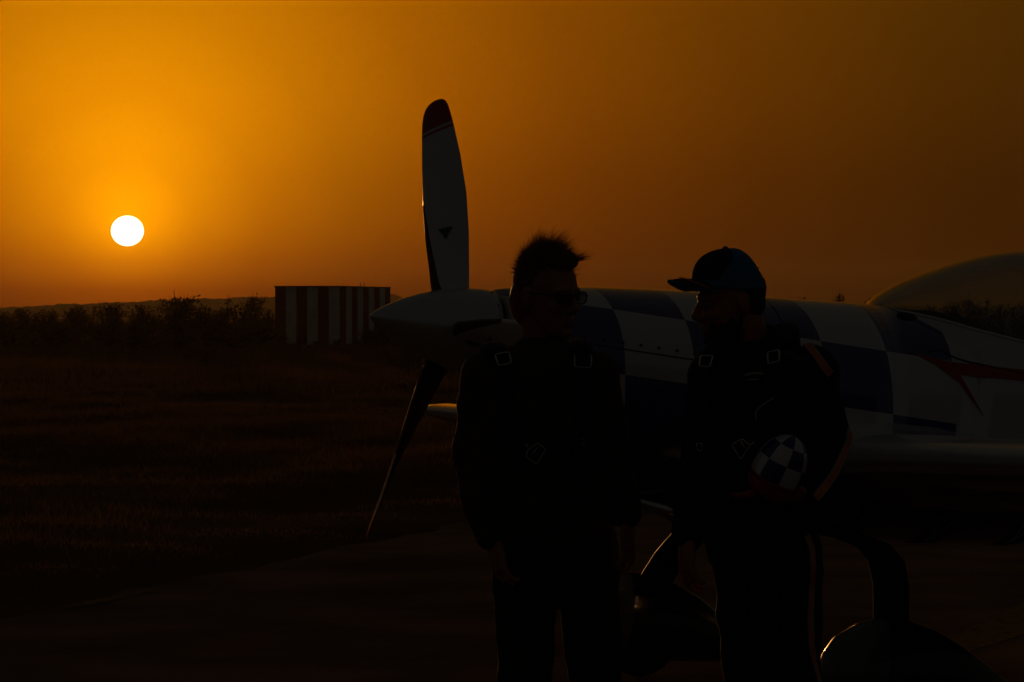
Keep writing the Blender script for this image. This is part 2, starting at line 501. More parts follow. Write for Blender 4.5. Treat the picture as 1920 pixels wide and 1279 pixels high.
for px, top, D, w in [(20, 604, 150, 90), (110, 600, 145, 110), (200, 598, 150, 100), (255, 604, 140, 90), (340, 600, 150, 120), (430, 602, 148, 100),
                      (490, 600, 155, 80)]:
    bush(px, top, D, w, random.choice((0, 2, 4)), '%s knee-high brush clump from the striped hut, before the bushes' % ORD[sorted([20, 110, 200, 255, 340, 430, 490], reverse=True).index(px)], 'brush clumps before the bushes')
L_hut = 'small brush clump growing at the foot of the striped hut'
for px, top, w in [(596, 636, 26), (634, 633, 22), (690, 612, 55), (720, 600, 50), (668, 634, 22), (540, 642, 14)]:
    bush(px, top, 156, w, random.choice((0, 2, 4)), {596: 'small brush clump at the hut\'s foot before its fourth stripe', 690: 'larger brush clump at the hut\'s foot beside the spinner', 720: 'largest brush clump at the hut\'s far corner, behind the spinner'}.get(px, L_hut), 'brush at the foot of the hut')
L_r = 'dark bush beyond the aeroplane seen through the canopy'
L_r0 = 'dark bush mostly hidden behind the aeroplane\'s top deck'
for px, top, w, v in [(1440, 566, 50, 0), (1498, 553, 55, 2), (1530, 561, 40, 4), (1572, 549, 26, 1), (1596, 558, 30, 0), (1630, 555, 40, 2), (1690, 568, 60, 4),
                      (1745, 565, 60, 0), (1790, 562, 55, 2), (1828, 559, 60, 3), (1870, 562, 60, 4), (1915, 560, 60, 0), (1960, 558, 70, 2), (2020, 562, 80, 4)]:
    bush(px, top, 150 + random.uniform(-10, 15), w, v, {1498: 'wide low bush just showing above the aeroplane\'s top deck', 1572: 'small upright bush showing alone above the aeroplane\'s top deck', 1630: 'bush on the skyline at the front foot of the canopy'}.get(px, L_r if px > 1680 else L_r0), 'bushes beyond the aeroplane')
L_r2 = 'low dark brush beyond the aeroplane cockpit'
for px, top, w in [(1700, 584, 90), (1780, 580, 90), (1850, 581, 90), (1930, 579, 100)]:
    bush(px, top, 120, w, random.choice((0, 2, 4)), L_r2, 'brush beyond the aeroplane')

# ------------------------------------------------------------------ striped hut
a_h = math.radians(24); Dhut = 163.0
corner = W(637, 648, Dhut)
wst = .585
hut = empty('striped_hut', (corner.x, corner.y, -.03), (0, 0, 0))
tag(hut, 'small flat-roofed hut with red and white vertical stripes', 'hut')
ul = Vector((-math.cos(a_h), math.sin(a_h) * .55, 0)).normalized(); ur = Vector((ul.y * 1.0, -ul.x, 0))
if ur.y < 0: ur = -ur
HH = 113 / F * Dhut + .0
nrm_l = Vector((0, 0, 1)).cross(ul); nrm_l = nrm_l if nrm_l.y < 0 else -nrm_l
nrm_r = -ul
for (d, nn, cnt, first, wid) in ((ul, nrm_l, 6, 0, 123 / F * Dhut / 6 / abs(ul.x)), (ur, nrm_r, 9, 1, 81 / F * (Dhut + 2) / 9 / abs(ur.x))):
    for k in range(cnt):
        mb = MB(); p0 = d * (wid * k + .004); p1 = d * (wid * (k + 1) - .004)
        base = [p0, p0 + nn * .03, p1 + nn * .03, p1]
        mb.loft([[b + Vector((0, 0, z)) for b in base] for z in (0, HH - .05)])
        mb.build('panel', M_hutwhite if (k + first) % 2 == 0 else M_hutred, hut, smooth=False)
L1 = ul * (123 / F * Dhut / abs(ul.x)); L2 = ur * (81 / F * (Dhut + 2) / abs(ur.x))
mb = MB()
base = [Vector((0, 0, 0)), L1, L1 + L2, L2]
base = [b.lerp((L1 + L2) / 2, .012) for b in base]
mb.loft([[b + Vector((0, 0, z)) for b in base] for z in (.0, HH - .06)]); mb.build('wall', M_hutred, hut, smooth=False)
mb = MB(); base = [b.lerp((L1 + L2) / 2, -.02) for b in (Vector((0, 0, 0)), L1, L1 + L2, L2)]
mb.loft([[b + Vector((0, 0, z)) for b in base] for z in (HH - .055, HH + .01)]); mb.build('roof', M_dkmetal, hut, smooth=False)
for q in (.02, .08):
    mb = MB(); p = L2 * .5 + L1 * q + Vector((0, 0, HH - .02)); mb.tube([p, p + Vector((0, 0, .22))], .02, n=6); mb.build('antenna', M_dkmetal, hut)

# ------------------------------------------------------------------ aeroplane (local frame: x aft from the propeller, y starboard, z up)
YAW, PIT = math.radians(25), math.radians(8)
HUB = Vector((-.235, 13.5, 1.535))
RP = Euler((0, PIT, YAW)).to_matrix()
base_w = HUB + RP @ Vector((1.5, 0, 0)); base_w.z = 0
OFF = RP.transposed() @ (base_w - HUB)          # aeroplane origin: on the ground between the wheels
plane = empty('aerobatic_aeroplane', base_w, (0, PIT, YAW))
tag(plane, 'blue and white checkered low-wing aerobatic aeroplane with three-blade propeller behind the two men', 'aeroplane')

ST = np.array([  # a, top, bottom, half width, mid height, upper exponent, lower exponent
    (.165, .165, -.165, .165, 0, 2, 2), (.172, .18, -.22, .235, 0, 2, 2), (.2, .19, -.31, .29, -.03, 2, 2), (.25, .2, -.385, .325, -.05, 2.05, 2.1), (.32, .211, -.44, .35, -.05, 2.1, 2.2),
    (.54, .245, -.54, .385, -.06, 2.15, 2.3), (.8, .274, -.585, .40, -.06, 2.15, 2.4), (1.09, .303, -.60, .405, -.06, 2.15, 2.4), (1.37, .321, -.605, .405, -.06, 2.15, 2.4),
    (1.54, .334, -.61, .405, -.06, 2.15, 2.4), (1.8, .357, -.61, .405, -.06, 2.2, 2.4), (1.9, .362, -.61, .405, -.06, 2.3, 2.4), (2.0, .345, -.61, .40, -.06, 2.8, 2.4), (2.2, .312, -.605, .40, -.06, 3.6, 2.4),
    (2.6, .268, -.57, .395, -.06, 4.2, 2.4), (3.0, .25, -.53, .385, -.05, 4.2, 2.3), (3.6, .24, -.47, .345, -.04, 3.6, 2.2), (4.2, .27, -.39, .285, 0, 2.6, 2.2), (4.6, .285, -.33, .24, .02, 2.2, 2.1),
    (5.2, .25, -.22, .165, .03, 2, 2), (5.9, .19, -.09, .08, .05, 2, 2), (6.2, .15, -.02, .03, .06, 2, 2)])


def sec(a): return [np.interp(a, ST[:, 0], ST[:, k]) for k in range(1, 7)]


def ring(a, n=64, grow=0.0):
    T, B, w, h0, nu, nl = sec(a); out = []
    for k in range(n):
        t = 2 * math.pi * k / n; c, s = math.cos(t), math.sin(t)
        e = nu if s >= 0 else nl; H = (T - h0 if s >= 0 else h0 - B)
        q = (abs(c) ** e + abs(s) ** e) ** (-1 / e)
        out.append(Vector((a, (w + grow) * c * q, h0 + (H + grow) * s * q)))
    return out


def skin(a, h, off=.002, side=-1):
    T, B, w, h0, nu, nl = sec(a)
    e = nu if h >= h0 else nl; H = (T - h0 if h >= h0 else h0 - B)
    q = min(.999, abs(h - h0) / H)
    y = w * (1 - q ** e) ** (1 / e)
    # outward normal of the section
    dy = (y / w) ** (e - 1) / w; dz = (abs(h - h0) / H) ** (e - 1) / H * (1 if h >= h0 else -1)
    L = math.hypot(dy, dz); dy, dz = dy / L, dz / L
    return Vector((a, side * (y + off * dy), h + off * dz))


# fuselage paint: two-tone checks laid out along the body
M_body = bpy.data.materials.new('checkered_fuselage_paint'); M_body.use_nodes = True
nt = M_body.node_tree; bs = nt.nodes['Principled BSDF']


def nmath(op, a, b=None):
    n = nt.nodes.new('ShaderNodeMath'); n.operation = op
    for i, v in enumerate((a, b)):
        if v is None: continue
        if isinstance(v, (int, float)): n.inputs[i].default_value = v
        else: nt.links.new(v, n.inputs[i])
    return n.outputs[0]


tcn = nt.nodes.new('ShaderNodeTexCoord'); sp = nt.nodes.new('ShaderNodeSeparateXYZ'); nt.links.new(tcn.outputs['Object'], sp.inputs[0])
xa = nmath('ADD', sp.outputs[0], OFF.x); zh = nmath('ADD', sp.outputs[2], OFF.z)
colm = nmath('FLOOR', nmath('DIVIDE', nmath('SUBTRACT', nmath('ADD', xa, nmath('MULTIPLY', nmath('SUBTRACT', zh, .1), .16)), .25), .305))
row = nmath('ADD', nmath('ADD', nmath('GREATER_THAN', zh, .153), nmath('GREATER_THAN', zh, -.1)), nmath('GREATER_THAN', zh, -.36))
par = nmath('FLOORED_MODULO', nmath('ADD', colm, row), 2.0)
chk = nmath('COMPARE', par, 0.0); nt.nodes[-1].inputs[2].default_value = .1
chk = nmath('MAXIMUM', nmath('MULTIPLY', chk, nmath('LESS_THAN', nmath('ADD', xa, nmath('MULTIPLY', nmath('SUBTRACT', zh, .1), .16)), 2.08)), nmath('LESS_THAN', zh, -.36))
nzb = nt.nodes.new('ShaderNodeTexNoise'); nzb.inputs['Scale'].default_value = 5; nzb.inputs['Detail'].default_value = 6
mpn = nt.nodes.new('ShaderNodeMapRange'); nt.links.new(nzb.outputs['Fac'], mpn.inputs[0]); mpn.inputs[3].default_value = .9; mpn.inputs[4].default_value = 1.06
mc = nt.nodes.new('ShaderNodeMix'); mc.data_type = 'RGBA'; nt.links.new(chk, mc.inputs[0])
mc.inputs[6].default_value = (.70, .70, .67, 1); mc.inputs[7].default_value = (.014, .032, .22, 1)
mm = nt.nodes.new('ShaderNodeMix'); mm.data_type = 'RGBA'; mm.blend_type = 'MULTIPLY'; mm.inputs[0].default_value = 1
nt.links.new(mc.outputs[2], mm.inputs[6]); nt.links.new(mpn.outputs[0], mm.inputs[7]); nt.links.new(mm.outputs[2], bs.inputs['Base Color'])
bs.inputs['Roughness'].default_value = .25; bs.inputs['Coat Weight'].default_value = 1.0; bs.inputs['Coat Roughness'].default_value = .1; bs.inputs['Coat IOR'].default_value = 1.8

sa = np.unique(np.concatenate([ST[:, 0], np.arange(.2, 6.2, .08)]))
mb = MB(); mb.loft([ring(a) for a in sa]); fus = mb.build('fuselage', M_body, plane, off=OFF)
# dark cockpit floor under the glass
mb = MB(); pr = [(2.05, .25), (2.3, .3), (2.7, .32), (3.2, .3), (3.7, .26), (4.1, .18)]
vs = []; 
for a, w in pr:
    T = sec(a)[0]; vs += [Vector((a, -w, T + .004)), Vector((a, w, T + .004)), Vector((a, w, T - .03)), Vector((a, -w, T - .03))]
mb.loft([vs[4 * i:4 * i + 4] for i in range(len(pr))]); mb.build('cockpit_floor', M_blackpaint, plane, smooth=False, off=OFF)
for a in (3.05, 3.75):
    mb = MB(); mb.loft([[Vector((a + dx + .25 * (z - .2), y, z)) for dx, y in ((0, -.2 * k), (0, .2 * k), (.06, .2 * k), (.06, -.2 * k))] for z, k in ((.2, 1), (.34, 1), (.44, .7), (.5, .4))])
    mb.build('seat', M_blackpaint, plane, off=OFF)
mb = MB(); mb.loft([[Vector((a, y, sec(a)[0] + z)) for y, z in ((-w, 0), (-w * .6, h), (w * .6, h), (w, 0), (0, -.02))] for a, w, h in ((1.98, .1, .01), (2.1, .24, .035), (2.3, .28, .05), (2.34, .27, .045))])
mb.build('instrument_coaming', M_blackpaint, plane, off=OFF)

# canopy
CT = np.array([(1.9, .366), (1.96, .42), (2.04, .477), (2.19, .555), (2.29, .6), (2.44, .656), (2.6, .695), (2.9, .728), (3.2, .73), (3.6, .69), (4.0, .59), (4.4, .42), (4.6, .29)])
SL = np.array([(1.9, .352), (1.99, .335), (2.2, .302), (2.42, .283), (3.0, .252), (3.6, .242), (4.2, .268), (4.6, .283)])
CW = np.array([(1.9, .02), (1.91, .07), (1.925, .12), (1.95, .175), (2.0, .24), (2.06, .288), (2.13, .32), (2.25, .35), (2.5, .365), (3.0, .36), (3.6, .33), (4.2, .25), (4.6, .1)])
def smooth_tab(T):
    x = np.arange(1.9, 4.601, .01); y = np.interp(x, T[:, 0], T[:, 1]); k = np.hanning(23); k /= k.sum()
    yp = np.concatenate([2 * y[0] - y[11:0:-1], y, 2 * y[-1] - y[-2:-13:-1]]); return np.stack([x, np.convolve(yp, k, 'valid')], 1)


CT, SL, CW = smooth_tab(CT), smooth_tab(SL), np.array(CW)
canr = []
for a in np.concatenate([[1.9, 1.91, 1.925], np.arange(1.95, 4.61, .03)]):
    top = np.interp(a, CT[:, 0], CT[:, 1]); b = np.interp(a, SL[:, 0], SL[:, 1]) ; w = np.interp(a, CW[:, 0], CW[:, 1])
    top = max(top, b + .004)
    canr.append([Vector((a, w * math.copysign(abs(math.cos(t)) ** .92, math.cos(t)), b + (top - b) * math.sin(t) ** .92)) for t in [math.pi * k / 40 for k in range(41)]])
inner = [[Vector((p.x + .004, p.y * .972, (p.z - r[0].z) * .972 + r[0].z)) for p in r] for r in canr]
mb = MB(); mb.loft(canr, closed=False, cap=False)
can = mb.build('canopy', M_canopy, plane, off=OFF)
mb = MB(); mb.loft(inner, closed=False, cap=False); mb.build('inner_pane', M_canopy, can, off=OFF)
for sd in (-1, 1):
    vs = []; fs = []
    for r in canr:
        p = r[0] if sd > 0 else r[-1]
        T, B, w, h0, nu, nl = sec(p.x); yb = min(w * .985, abs(p.y) + .016)
        hb = h0 + (T - h0) * max(0, 1 - (yb / w) ** nu) ** (1 / nu)
        hb = min(hb, p.z - .002)
        q = Vector((p.x, sd * yb, hb - .004)); m_ = (p + q) / 2 + Vector((0, sd * .004, .002))
        vs += [p + Vector((0, sd * .002, .0)) - OFF, m_ - OFF, q - OFF]
    for i in range(len(canr) - 1):
        for k in (0, 1): fs.append((3 * i + k, 3 * i + k + 1, 3 * i + k + 4, 3 * i + k + 3))
    obj('canopy_skirt', vs, fs, M_white, can)
mb = MB(); rim = [r[-1] for r in canr[::-1]] + [r[0] for r in canr[1:]]
mb.tube([p + Vector((0, math.copysign(.004, p.y), -.004)) for p in rim], .0065, n=8)
o = mb.build('canopy_frame', M_white, plane, off=OFF); o.parent = can
mb = MB(); mb.tube([skin(a, h, .001) for a, h in [(1.96 + .02 * k, .176 - .012 * k if k < 4 else .13 + .0 * k + .012 * (0)) for k in range(1)]] + [skin(a, np.interp(a, [2.02, 2.1, 2.41, 3.6, 4.4], [.19, .163, .148, .11, .12]), .001) for a in np.arange(2.02, 4.4, .06)], .003, n=6)
mb.build('canopy_seam', M_blackpaint, plane, off=OFF)


def decal(name, poly_fn, m, parent=plane, na=24, nh=4, off=.0025):
    """painted shape on the port side: poly_fn(t) -> (a, h_low, h_high)"""
    vs = []; fs = []
    for i in range(na + 1):
        a, lo, hi = poly_fn(i / na)
        for j in range(nh + 1): vs.append(skin(a, lo + (hi - lo) * j / nh, off) - OFF)
    for i in range(na):
        for j in range(nh):
            k = i * (nh + 1) + j; fs.append((k, k + 1, k + nh + 2, k + nh + 1))
    return obj(name, vs, fs, m, parent)


decal('red_stripe', lambda t: (1.9 + t * 2.6, np.interp(1.9 + t * 2.6, [1.9, 2.07, 2.42, 4.5], [.158, .10, .117, .06]), np.interp(1.9 + t * 2.6, [1.9, 2.07, 2.42, 4.5], [.160, .148, .163, .09])), M_red, na=50)
decal('red_stripe', lambda t: (2.0 + t * .235, np.interp(t, [0, .45, 1], [.122, .068, -.052]), np.interp(t, [0, .45, 1], [.135, .10, -.048])), M_red, off=.004)
# cowling split line with its screws
mb = MB(); mb.tube([skin(a, .0 - .004 * (a - .3), .0005) for a in np.arange(.3, 1.32, .04)], .0025, n=6); mb.build('panel_line', M_blackpaint, plane, off=OFF)
mb = MB(); mb.tube([skin(1.3, h, .0005) for h in np.linspace(-.5, .3, 24)] , .0025, n=6); mb.build('panel_line', M_blackpaint, plane, off=OFF)
for k in range(13):
    a = .33 + .078 * k; p = skin(a, .024, .002); q = skin(a, .024, .006)
    mb = MB(); mb.cap(p, .006, p + (q - p) * .3, .006, n=8); mb.build('screw', M_dkmetal, plane, off=OFF)
# fresh-air vent on the deck, black mouth
mb = MB(); vs = []
T = skin(1.93, .318, 0)
nvec = (skin(1.93, .318, .01) - T).normalized(); av = Vector((1, 0, 0)); bv = nvec.cross(av).normalized()
mb.loft([[T + nvec * z + av * .045 * s * math.cos(t) + bv * .026 * s * math.sin(t) for t in [2 * math.pi * k / 24 for k in range(24)]] for s, z in ((1.05, -.01), (1, .006), (.85, .008), (.7, .004))])
mb.build('air_vent', M_blackpaint, plane, off=OFF)
# exhaust stack under the cowling
mb = MB(); mb.tube([(.72, -.12, -.56), (.84, -.16, -.585), (.93, -.2, -.60), (.99, -.21, -.625)], [.03, .03, .029, .028], n=14); mb.build('exhaust_pipe', M_steel, plane, off=OFF)

# script lettering on the cockpit side
mb = MB()
for stroke in ([(-.006, .040), (-.002, .047), (.004, .046), (.007, .034), (.009, .018), (.011, .002), (.018, .014), (.026, .030), (.034, .046), (.040, .050)],
               [(.026, .012), (.034, .014), (.041, .020), (.040, .027), (.034, .026), (.029, .016), (.030, .005), (.036, .001), (.044, .005), (.050, .012)]):
    fine = []
    for i in range(len(stroke) - 1):
        p0, p1, p2, p3 = [np.array(stroke[min(max(i + k, 0), len(stroke) - 1)]) for k in (-1, 0, 1, 2)]
        for q in np.linspace(0, 1, 5)[:-1]: fine.append(.5 * (2 * p1 + (p2 - p0) * q + (2 * p0 - 5 * p1 + 4 * p2 - p3) * q * q + (3 * p1 - p0 - 3 * p2 + p3) * q ** 3))
    fine.append(np.array(stroke[-1]))
    mb.tube([skin(2.358 + p[0], .190 + p[1] - .03 * p[0], .001) for p in fine], .0024, n=6)
mb.build('lettering', M_blackpaint, plane, off=OFF)

# spinner
SPN = [(-.353, .003), (-.348, .012), (-.335, .024), (-.31, .041), (-.27, .065), (-.22, .091), (-.17, .113), (-.11, .135), (-.05, .151), (.0, .161), (.05, .168), (.1, .172), (.14, .173), (.146, .165)]


def rev(prof, n=56): return [[Vector((a, r * math.cos(t), r * math.sin(t))) for t in [2 * math.pi * k / n for k in range(n)]] for a, r in prof]


mb = MB(); mb.loft(rev(SPN)); spn = mb.build('spinner', M_spinner, plane, off=OFF)
mb = MB(); mb.loft(rev([(.13, .15), (.18, .15)])); mb.build('spinner_backplate', M_blackpaint, plane, off=OFF)
TH = [math.radians(25.5 + 120 * k) for k in range(3)]
sr = lambda a: np.interp(a, [p[0] for p in SPN], [p[1] for p in SPN])
for th in TH:
    vs = []; fs = []; n = 32
    for rr in (0, .5, 1):
        for k in range(n):
            t = 2 * math.pi * k / n
            a = .035 + rr * (.095 * math.cos(t) if math.cos(t) > 0 else .075 * math.cos(t)); ph = th + rr * .30 * math.sin(t) * (1 - .35 * max(0, math.cos(t)))
            r = sr(a) + .0025 + (.002 if rr < 1 else 0)
            vs.append(Vector((a, r * math.sin(ph), r * math.cos(ph))) - OFF)
    for i in range(2):
        for k in range(n): fs.append((i * n + k, i * n + (k + 1) % n, (i + 1) * n + (k + 1) % n, (i + 1) * n + k))
    obj('blade_cutout', vs, fs, M_blackpaint, spn)
for k in range(12):
    t = 2 * math.pi * (k + .3) / 12; p = Vector((.125, .1735 * math.sin(t), .1735 * math.cos(t)))
    mb = MB(); mb.ell(p, (.004, .004, .004), nu=8, nv=6); mb.build('screw', M_dkmetal, spn, off=OFF)

# blades
BL = np.array([(.10, .045, .045, .075), (.18, .074, .078, .04), (.28, .078, .085, .032), (.41, .088, .097, .026), (.57, .096, .105, .021), (.735, .096, .096, .017), (.874, .091, .077, .013), (.93, .087, .066, .011),
               (.967, .078, .057, .009), (.99, .066, .046, .007), (1.003, .050, .030, .005), (1.009, .032, .012, .004), (1.011, .012, -.004, .003)])
BL[:, 0] *= np.interp(BL[:, 0], [.2, .9], [1, 1.028])
BETA = lambda r: math.atan(.425 / max(r, .16) ** .95)
rs = np.unique(np.round(np.concatenate([BL[:, 0], np.arange(.12, .98, .04), [.886, .898, .91]]), 4))
NB = 22
for th in TH:
    u = Vector((0, math.sin(th), math.cos(th))); t = Vector((0, math.cos(th), -math.sin(th))); fw = Vector((-1, 0, 0))
    mb = MB(); rings = []
    for r in rs:
        be = BETA(r)
        le, te, th_ = [np.interp(r, BL[:, 0], BL[:, k]) for k in (1, 2, 3)]
        c = t * math.cos(be) + fw * math.sin(be); nn = fw * math.cos(be) - t * math.sin(be)
        ch = le + te; pts = []
        for k in range(NB):
            s = 2 * math.pi * k / NB; xx = .5 * (1 + math.cos(s))          # 1 at leading edge
            yy = (th_ * (1.0 if s < math.pi else -.35)) * (abs(math.sin(s)) ** .9) * (.6 + .4 * xx)
            skew = .0
            pts.append(u * (r + (.022 * (xx - .5) * -1 if r > .8 else 0) * 0) + c * (-te + xx * ch) + nn * yy)
        rings.append(pts)

    def mfun(i, j):
        r = (rs[i] + rs[i + 1]) / 2; front = j < NB / 2
        if not front: return 2
        if r > .91 or .886 < r < .898: return 1
        return 0
    mb.loft(rings, mf=mfun)
    bl = mb.build('propeller_blade', [M_white, M_red, M_blackpaint], plane, off=OFF)
    sr_ = MB(); rg = []
    for q in np.linspace(.13, .575, 24):
        be = BETA(q)
        le, te, th_ = [np.interp(q, BL[:, 0], BL[:, k]) for k in (1, 2, 3)]
        c = t * math.cos(be) + fw * math.sin(be); nn = fw * math.cos(be) - t * math.sin(be); wf = np.interp(q, [.13, .3, .575], [.24, .17, .055]); row_ = []
        for k in range(7):
            xx = 1 - wf * (k / 6) ** 2; sn = math.sqrt(max(0, 1 - (2 * xx - 1) ** 2))
            row_.append(u * q + c * (-te + xx * (le + te) + 0) + nn * (th_ * sn ** .9 * (.6 + .4 * xx) + .0012))
        rg.append(row_)
    sr_.loft(rg, closed=False, cap=False); sr_.build('edge_strip', M_strip, bl, off=OFF)
    # small inverted-triangle maker's mark
    r0 = .415; be = BETA(r0); c = t * math.cos(be) + fw * math.sin(be); nn = fw * math.cos(be) - t * math.sin(be)
    thk = .029
    e = MB()
    for A in ([(-.036, .024), (-.0025, .024), (-.0025, .002), (-.018, .000)], [(.036, .024), (.0025, .024), (.0025, .002), (.018, .000)], [(-.015, -.004), (-.0015, -.003), (-.0015, -.034)], [(.015, -.004), (.0015, -.003), (.0015, -.034)]):
        e.loft([[u * (r0 + y * .85) + c * (-.006 - x * .85) + nn * (thk - .006 + z) for x, y in A] for z in (0, .004)])
    e.build('emblem', M_green, bl, smooth=False, off=OFF)

# wings


def airfoil(n=26):
    o = []
    for k in range(n):
        s = 2 * math.pi * k / n; x = .5 * (1 - math.cos(s)); yt = 5 * (.2969 * math.sqrt(x) - .126 * x - .3516 * x * x + .2843 * x ** 3 - .1015 * x ** 4)
        o.append((x, yt if s < math.pi else -yt))
    return o


AF = airfoil()
for sgn in (-1, 1):
    mb = MB(); rings = []
    for s, le, te, tk, h in ((.30, 1.40, 3.25, .20, -.30), (.40, 1.44, 3.2, .185, -.29), (.46, 1.475, 3.14, .165, -.285), (.55, 1.50, 3.08, .152, -.28), (.75, 1.515, 3.02, .15, -.275), (1.3, 1.54, 2.93, .145, -.265), (2.2, 1.57, 2.78, .135, -.245), (3.2, 1.61, 2.62, .125, -.225), (3.9, 1.635, 2.5, .12, -.212),
                             (4.1, 1.66, 2.47, .09, -.21), (4.13, 1.75, 2.43, .03, -.21)):
        ch = te - le
        rings.append([Vector((le + x * ch, sgn * s, h + y * ch * tk)) for x, y in AF])
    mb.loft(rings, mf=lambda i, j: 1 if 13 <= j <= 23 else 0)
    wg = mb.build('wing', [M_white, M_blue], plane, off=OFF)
    # blue check on the leading edge
    mb = MB(); rr = []
    for s in np.linspace(1.83, 2.6, 8):
        le, te, tk, h = [np.interp(s, (1.3, 2.2, 3.2), v) for v in ((1.54, 1.57, 1.61), (2.93, 2.78, 2.62), (.145, .135, .125), (-.265, -.245, -.225))]
        ch = te - le; rr.append([Vector((le + x * ch - .0025 * (1 - x), sgn * s, h + y * ch * tk + math.copysign(.0025, y))) for x, y in AF[-6:] + AF[:7]])
    mb.loft(rr, closed=False, cap=False); mb.build('blue_check', M_blue, wg, off=OFF)
# tail surfaces
for sgn in (-1, 1):
    mb = MB(); mb.loft([[Vector((le + x * (te - le), sgn * s, .17 + y * (te - le) * .1)) for x, y in AF] for s, le, te in ((.03, 5.3, 6.3), (.8, 5.5, 6.25), (1.55, 5.7, 6.2), (1.6, 5.8, 6.1))])
    mb.build('tailplane', M_white, plane, off=OFF)
mb = MB(); mb.loft([[Vector((le + x * (te - le), y * (te - le) * .1, h)) for x, y in AF] for h, le, te in ((.1, 5.1, 6.5), (.5, 5.5, 6.55), (1.1, 5.85, 6.5), (1.25, 6.0, 6.4))])
mb.build('fin', M_blue, plane, off=OFF)
tw = RP.transposed() @ (Vector((HUB.x + RP[0][0] * 6.0, HUB.y + RP[1][0] * 6.0, .07)) - HUB)
mb = MB(); mb.tube([(5.8, 0, -.06), (5.95, 0, (tw.z - .06) * .5), (6.02 + 0 * tw.x, 0, tw.z)], .016, n=8); mb.build('tail_spring', M_dkmetal, plane, off=OFF)
mb = MB(); cc = Vector((6.02, 0, tw.z + .0))
mb.loft([[cc + Vector((r * math.cos(t), y, r * math.sin(t))) for t in [2 * math.pi * k / 24 for k in range(24)]] for y, r in ((-.025, .05), (-.02, .07), (.02, .07), (.025, .05))]); mb.build('tail_wheel', M_black, plane, off=OFF)

# main gear: sprung legs, spats and wheels
for sgn in (-1, 1):
    path = [(1.51, .18, -.585), (1.515, .45, -.62), (1.52, .66, -.69), (1.525, .81, -.785), (1.53, .92, -.88), (1.535, 1.0, -.98), (1.54, 1.06, -1.10)]
    if sgn < 0: path = [(1.51, .18, -.585), (1.515, .62, -.605), (1.52, .84, -.635), (1.525, .95, -.69), (1.53, 1.0, -.79), (1.535, 1.02, -.92), (1.54, 1.03, -1.09)]
    P = [Vector((a, sgn * s, h)) for a, s, h in path]; mb = MB(); rings = []
    for i, p in enumerate(P):
        tg = (P[min(i + 1, 6)] - P[max(i - 1, 0)]).normalized(); ax = Vector((1, 0, 0)); nn = tg.cross(ax).normalized()
        wd = .092 - .014 * i / 6; tk = .024 - .006 * i / 6
        rings.append([p + ax * wd * math.cos(t) + nn * tk * math.sin(t) * (1 - .2 * math.cos(t)) for t in [2 * math.pi * k / 20 for k in range(20)]])
    mb.loft(rings); mb.build('landing_gear_leg', M_legs, plane, off=OFF)
    # wheel touches the ground: solve its height in the tilted frame
    aw = 1.55; Rw = .175
    hw = -(HUB.z + RP[2][0] * aw - Rw) / RP[2][2]
    # spat is level with the ground line of flight: tilt slightly nose down in the local frame
    tl = math.radians(-3.0)
    def SP(x, y, z): return Vector((aw + x * math.cos(tl) - z * math.sin(tl), sgn * 1.07 + y, hw + .01 + x * math.sin(tl) + z * math.cos(tl)))
    rings = []
    for x, up, dn, w in ((-.33, .01, .01, .01), (-.32, .07, .05, .045), (-.28, .135, .08, .08), (-.2, .195, .1, .105), (-.1, .232, .105, .118), (0, .243, .105, .12), (.12, .225, .1, .112), (.26, .185, .085, .09), (.42, .115, .06, .058), (.58, .035, .035, .028), (.66, -.004, .008, .006)):
        rings.append([SP(x, w * math.cos(t), (up * (1.12 if sgn > 0 else 1) if math.sin(t) > 0 else dn) * math.sin(t)) for t in [2 * math.pi * k / 32 for k in range(32)]])
    mb = MB(); mb.loft(rings, mf=lambda i, j: 0 if i < 4 else 1); mb.build('wheel_spat', [M_spatfront, M_spat], plane, off=OFF)
    c0 = Vector((aw, sgn * 1.07, hw)); mb = MB()
    mb.loft([[c0 + Vector((r * math.cos(t), y, r * math.sin(t))) for t in [2 * math.pi * k / 40 for k in range(40)]] for y, r in ((-.055, .09), (-.06, .14), (-.05, .165), (-.025, .174), (.025, .174), (.05, .165), (.06, .14), (.055, .09))])
    wh = mb.build('wheel', M_black, plane, off=OFF)

# ------------------------------------------------------------------ people


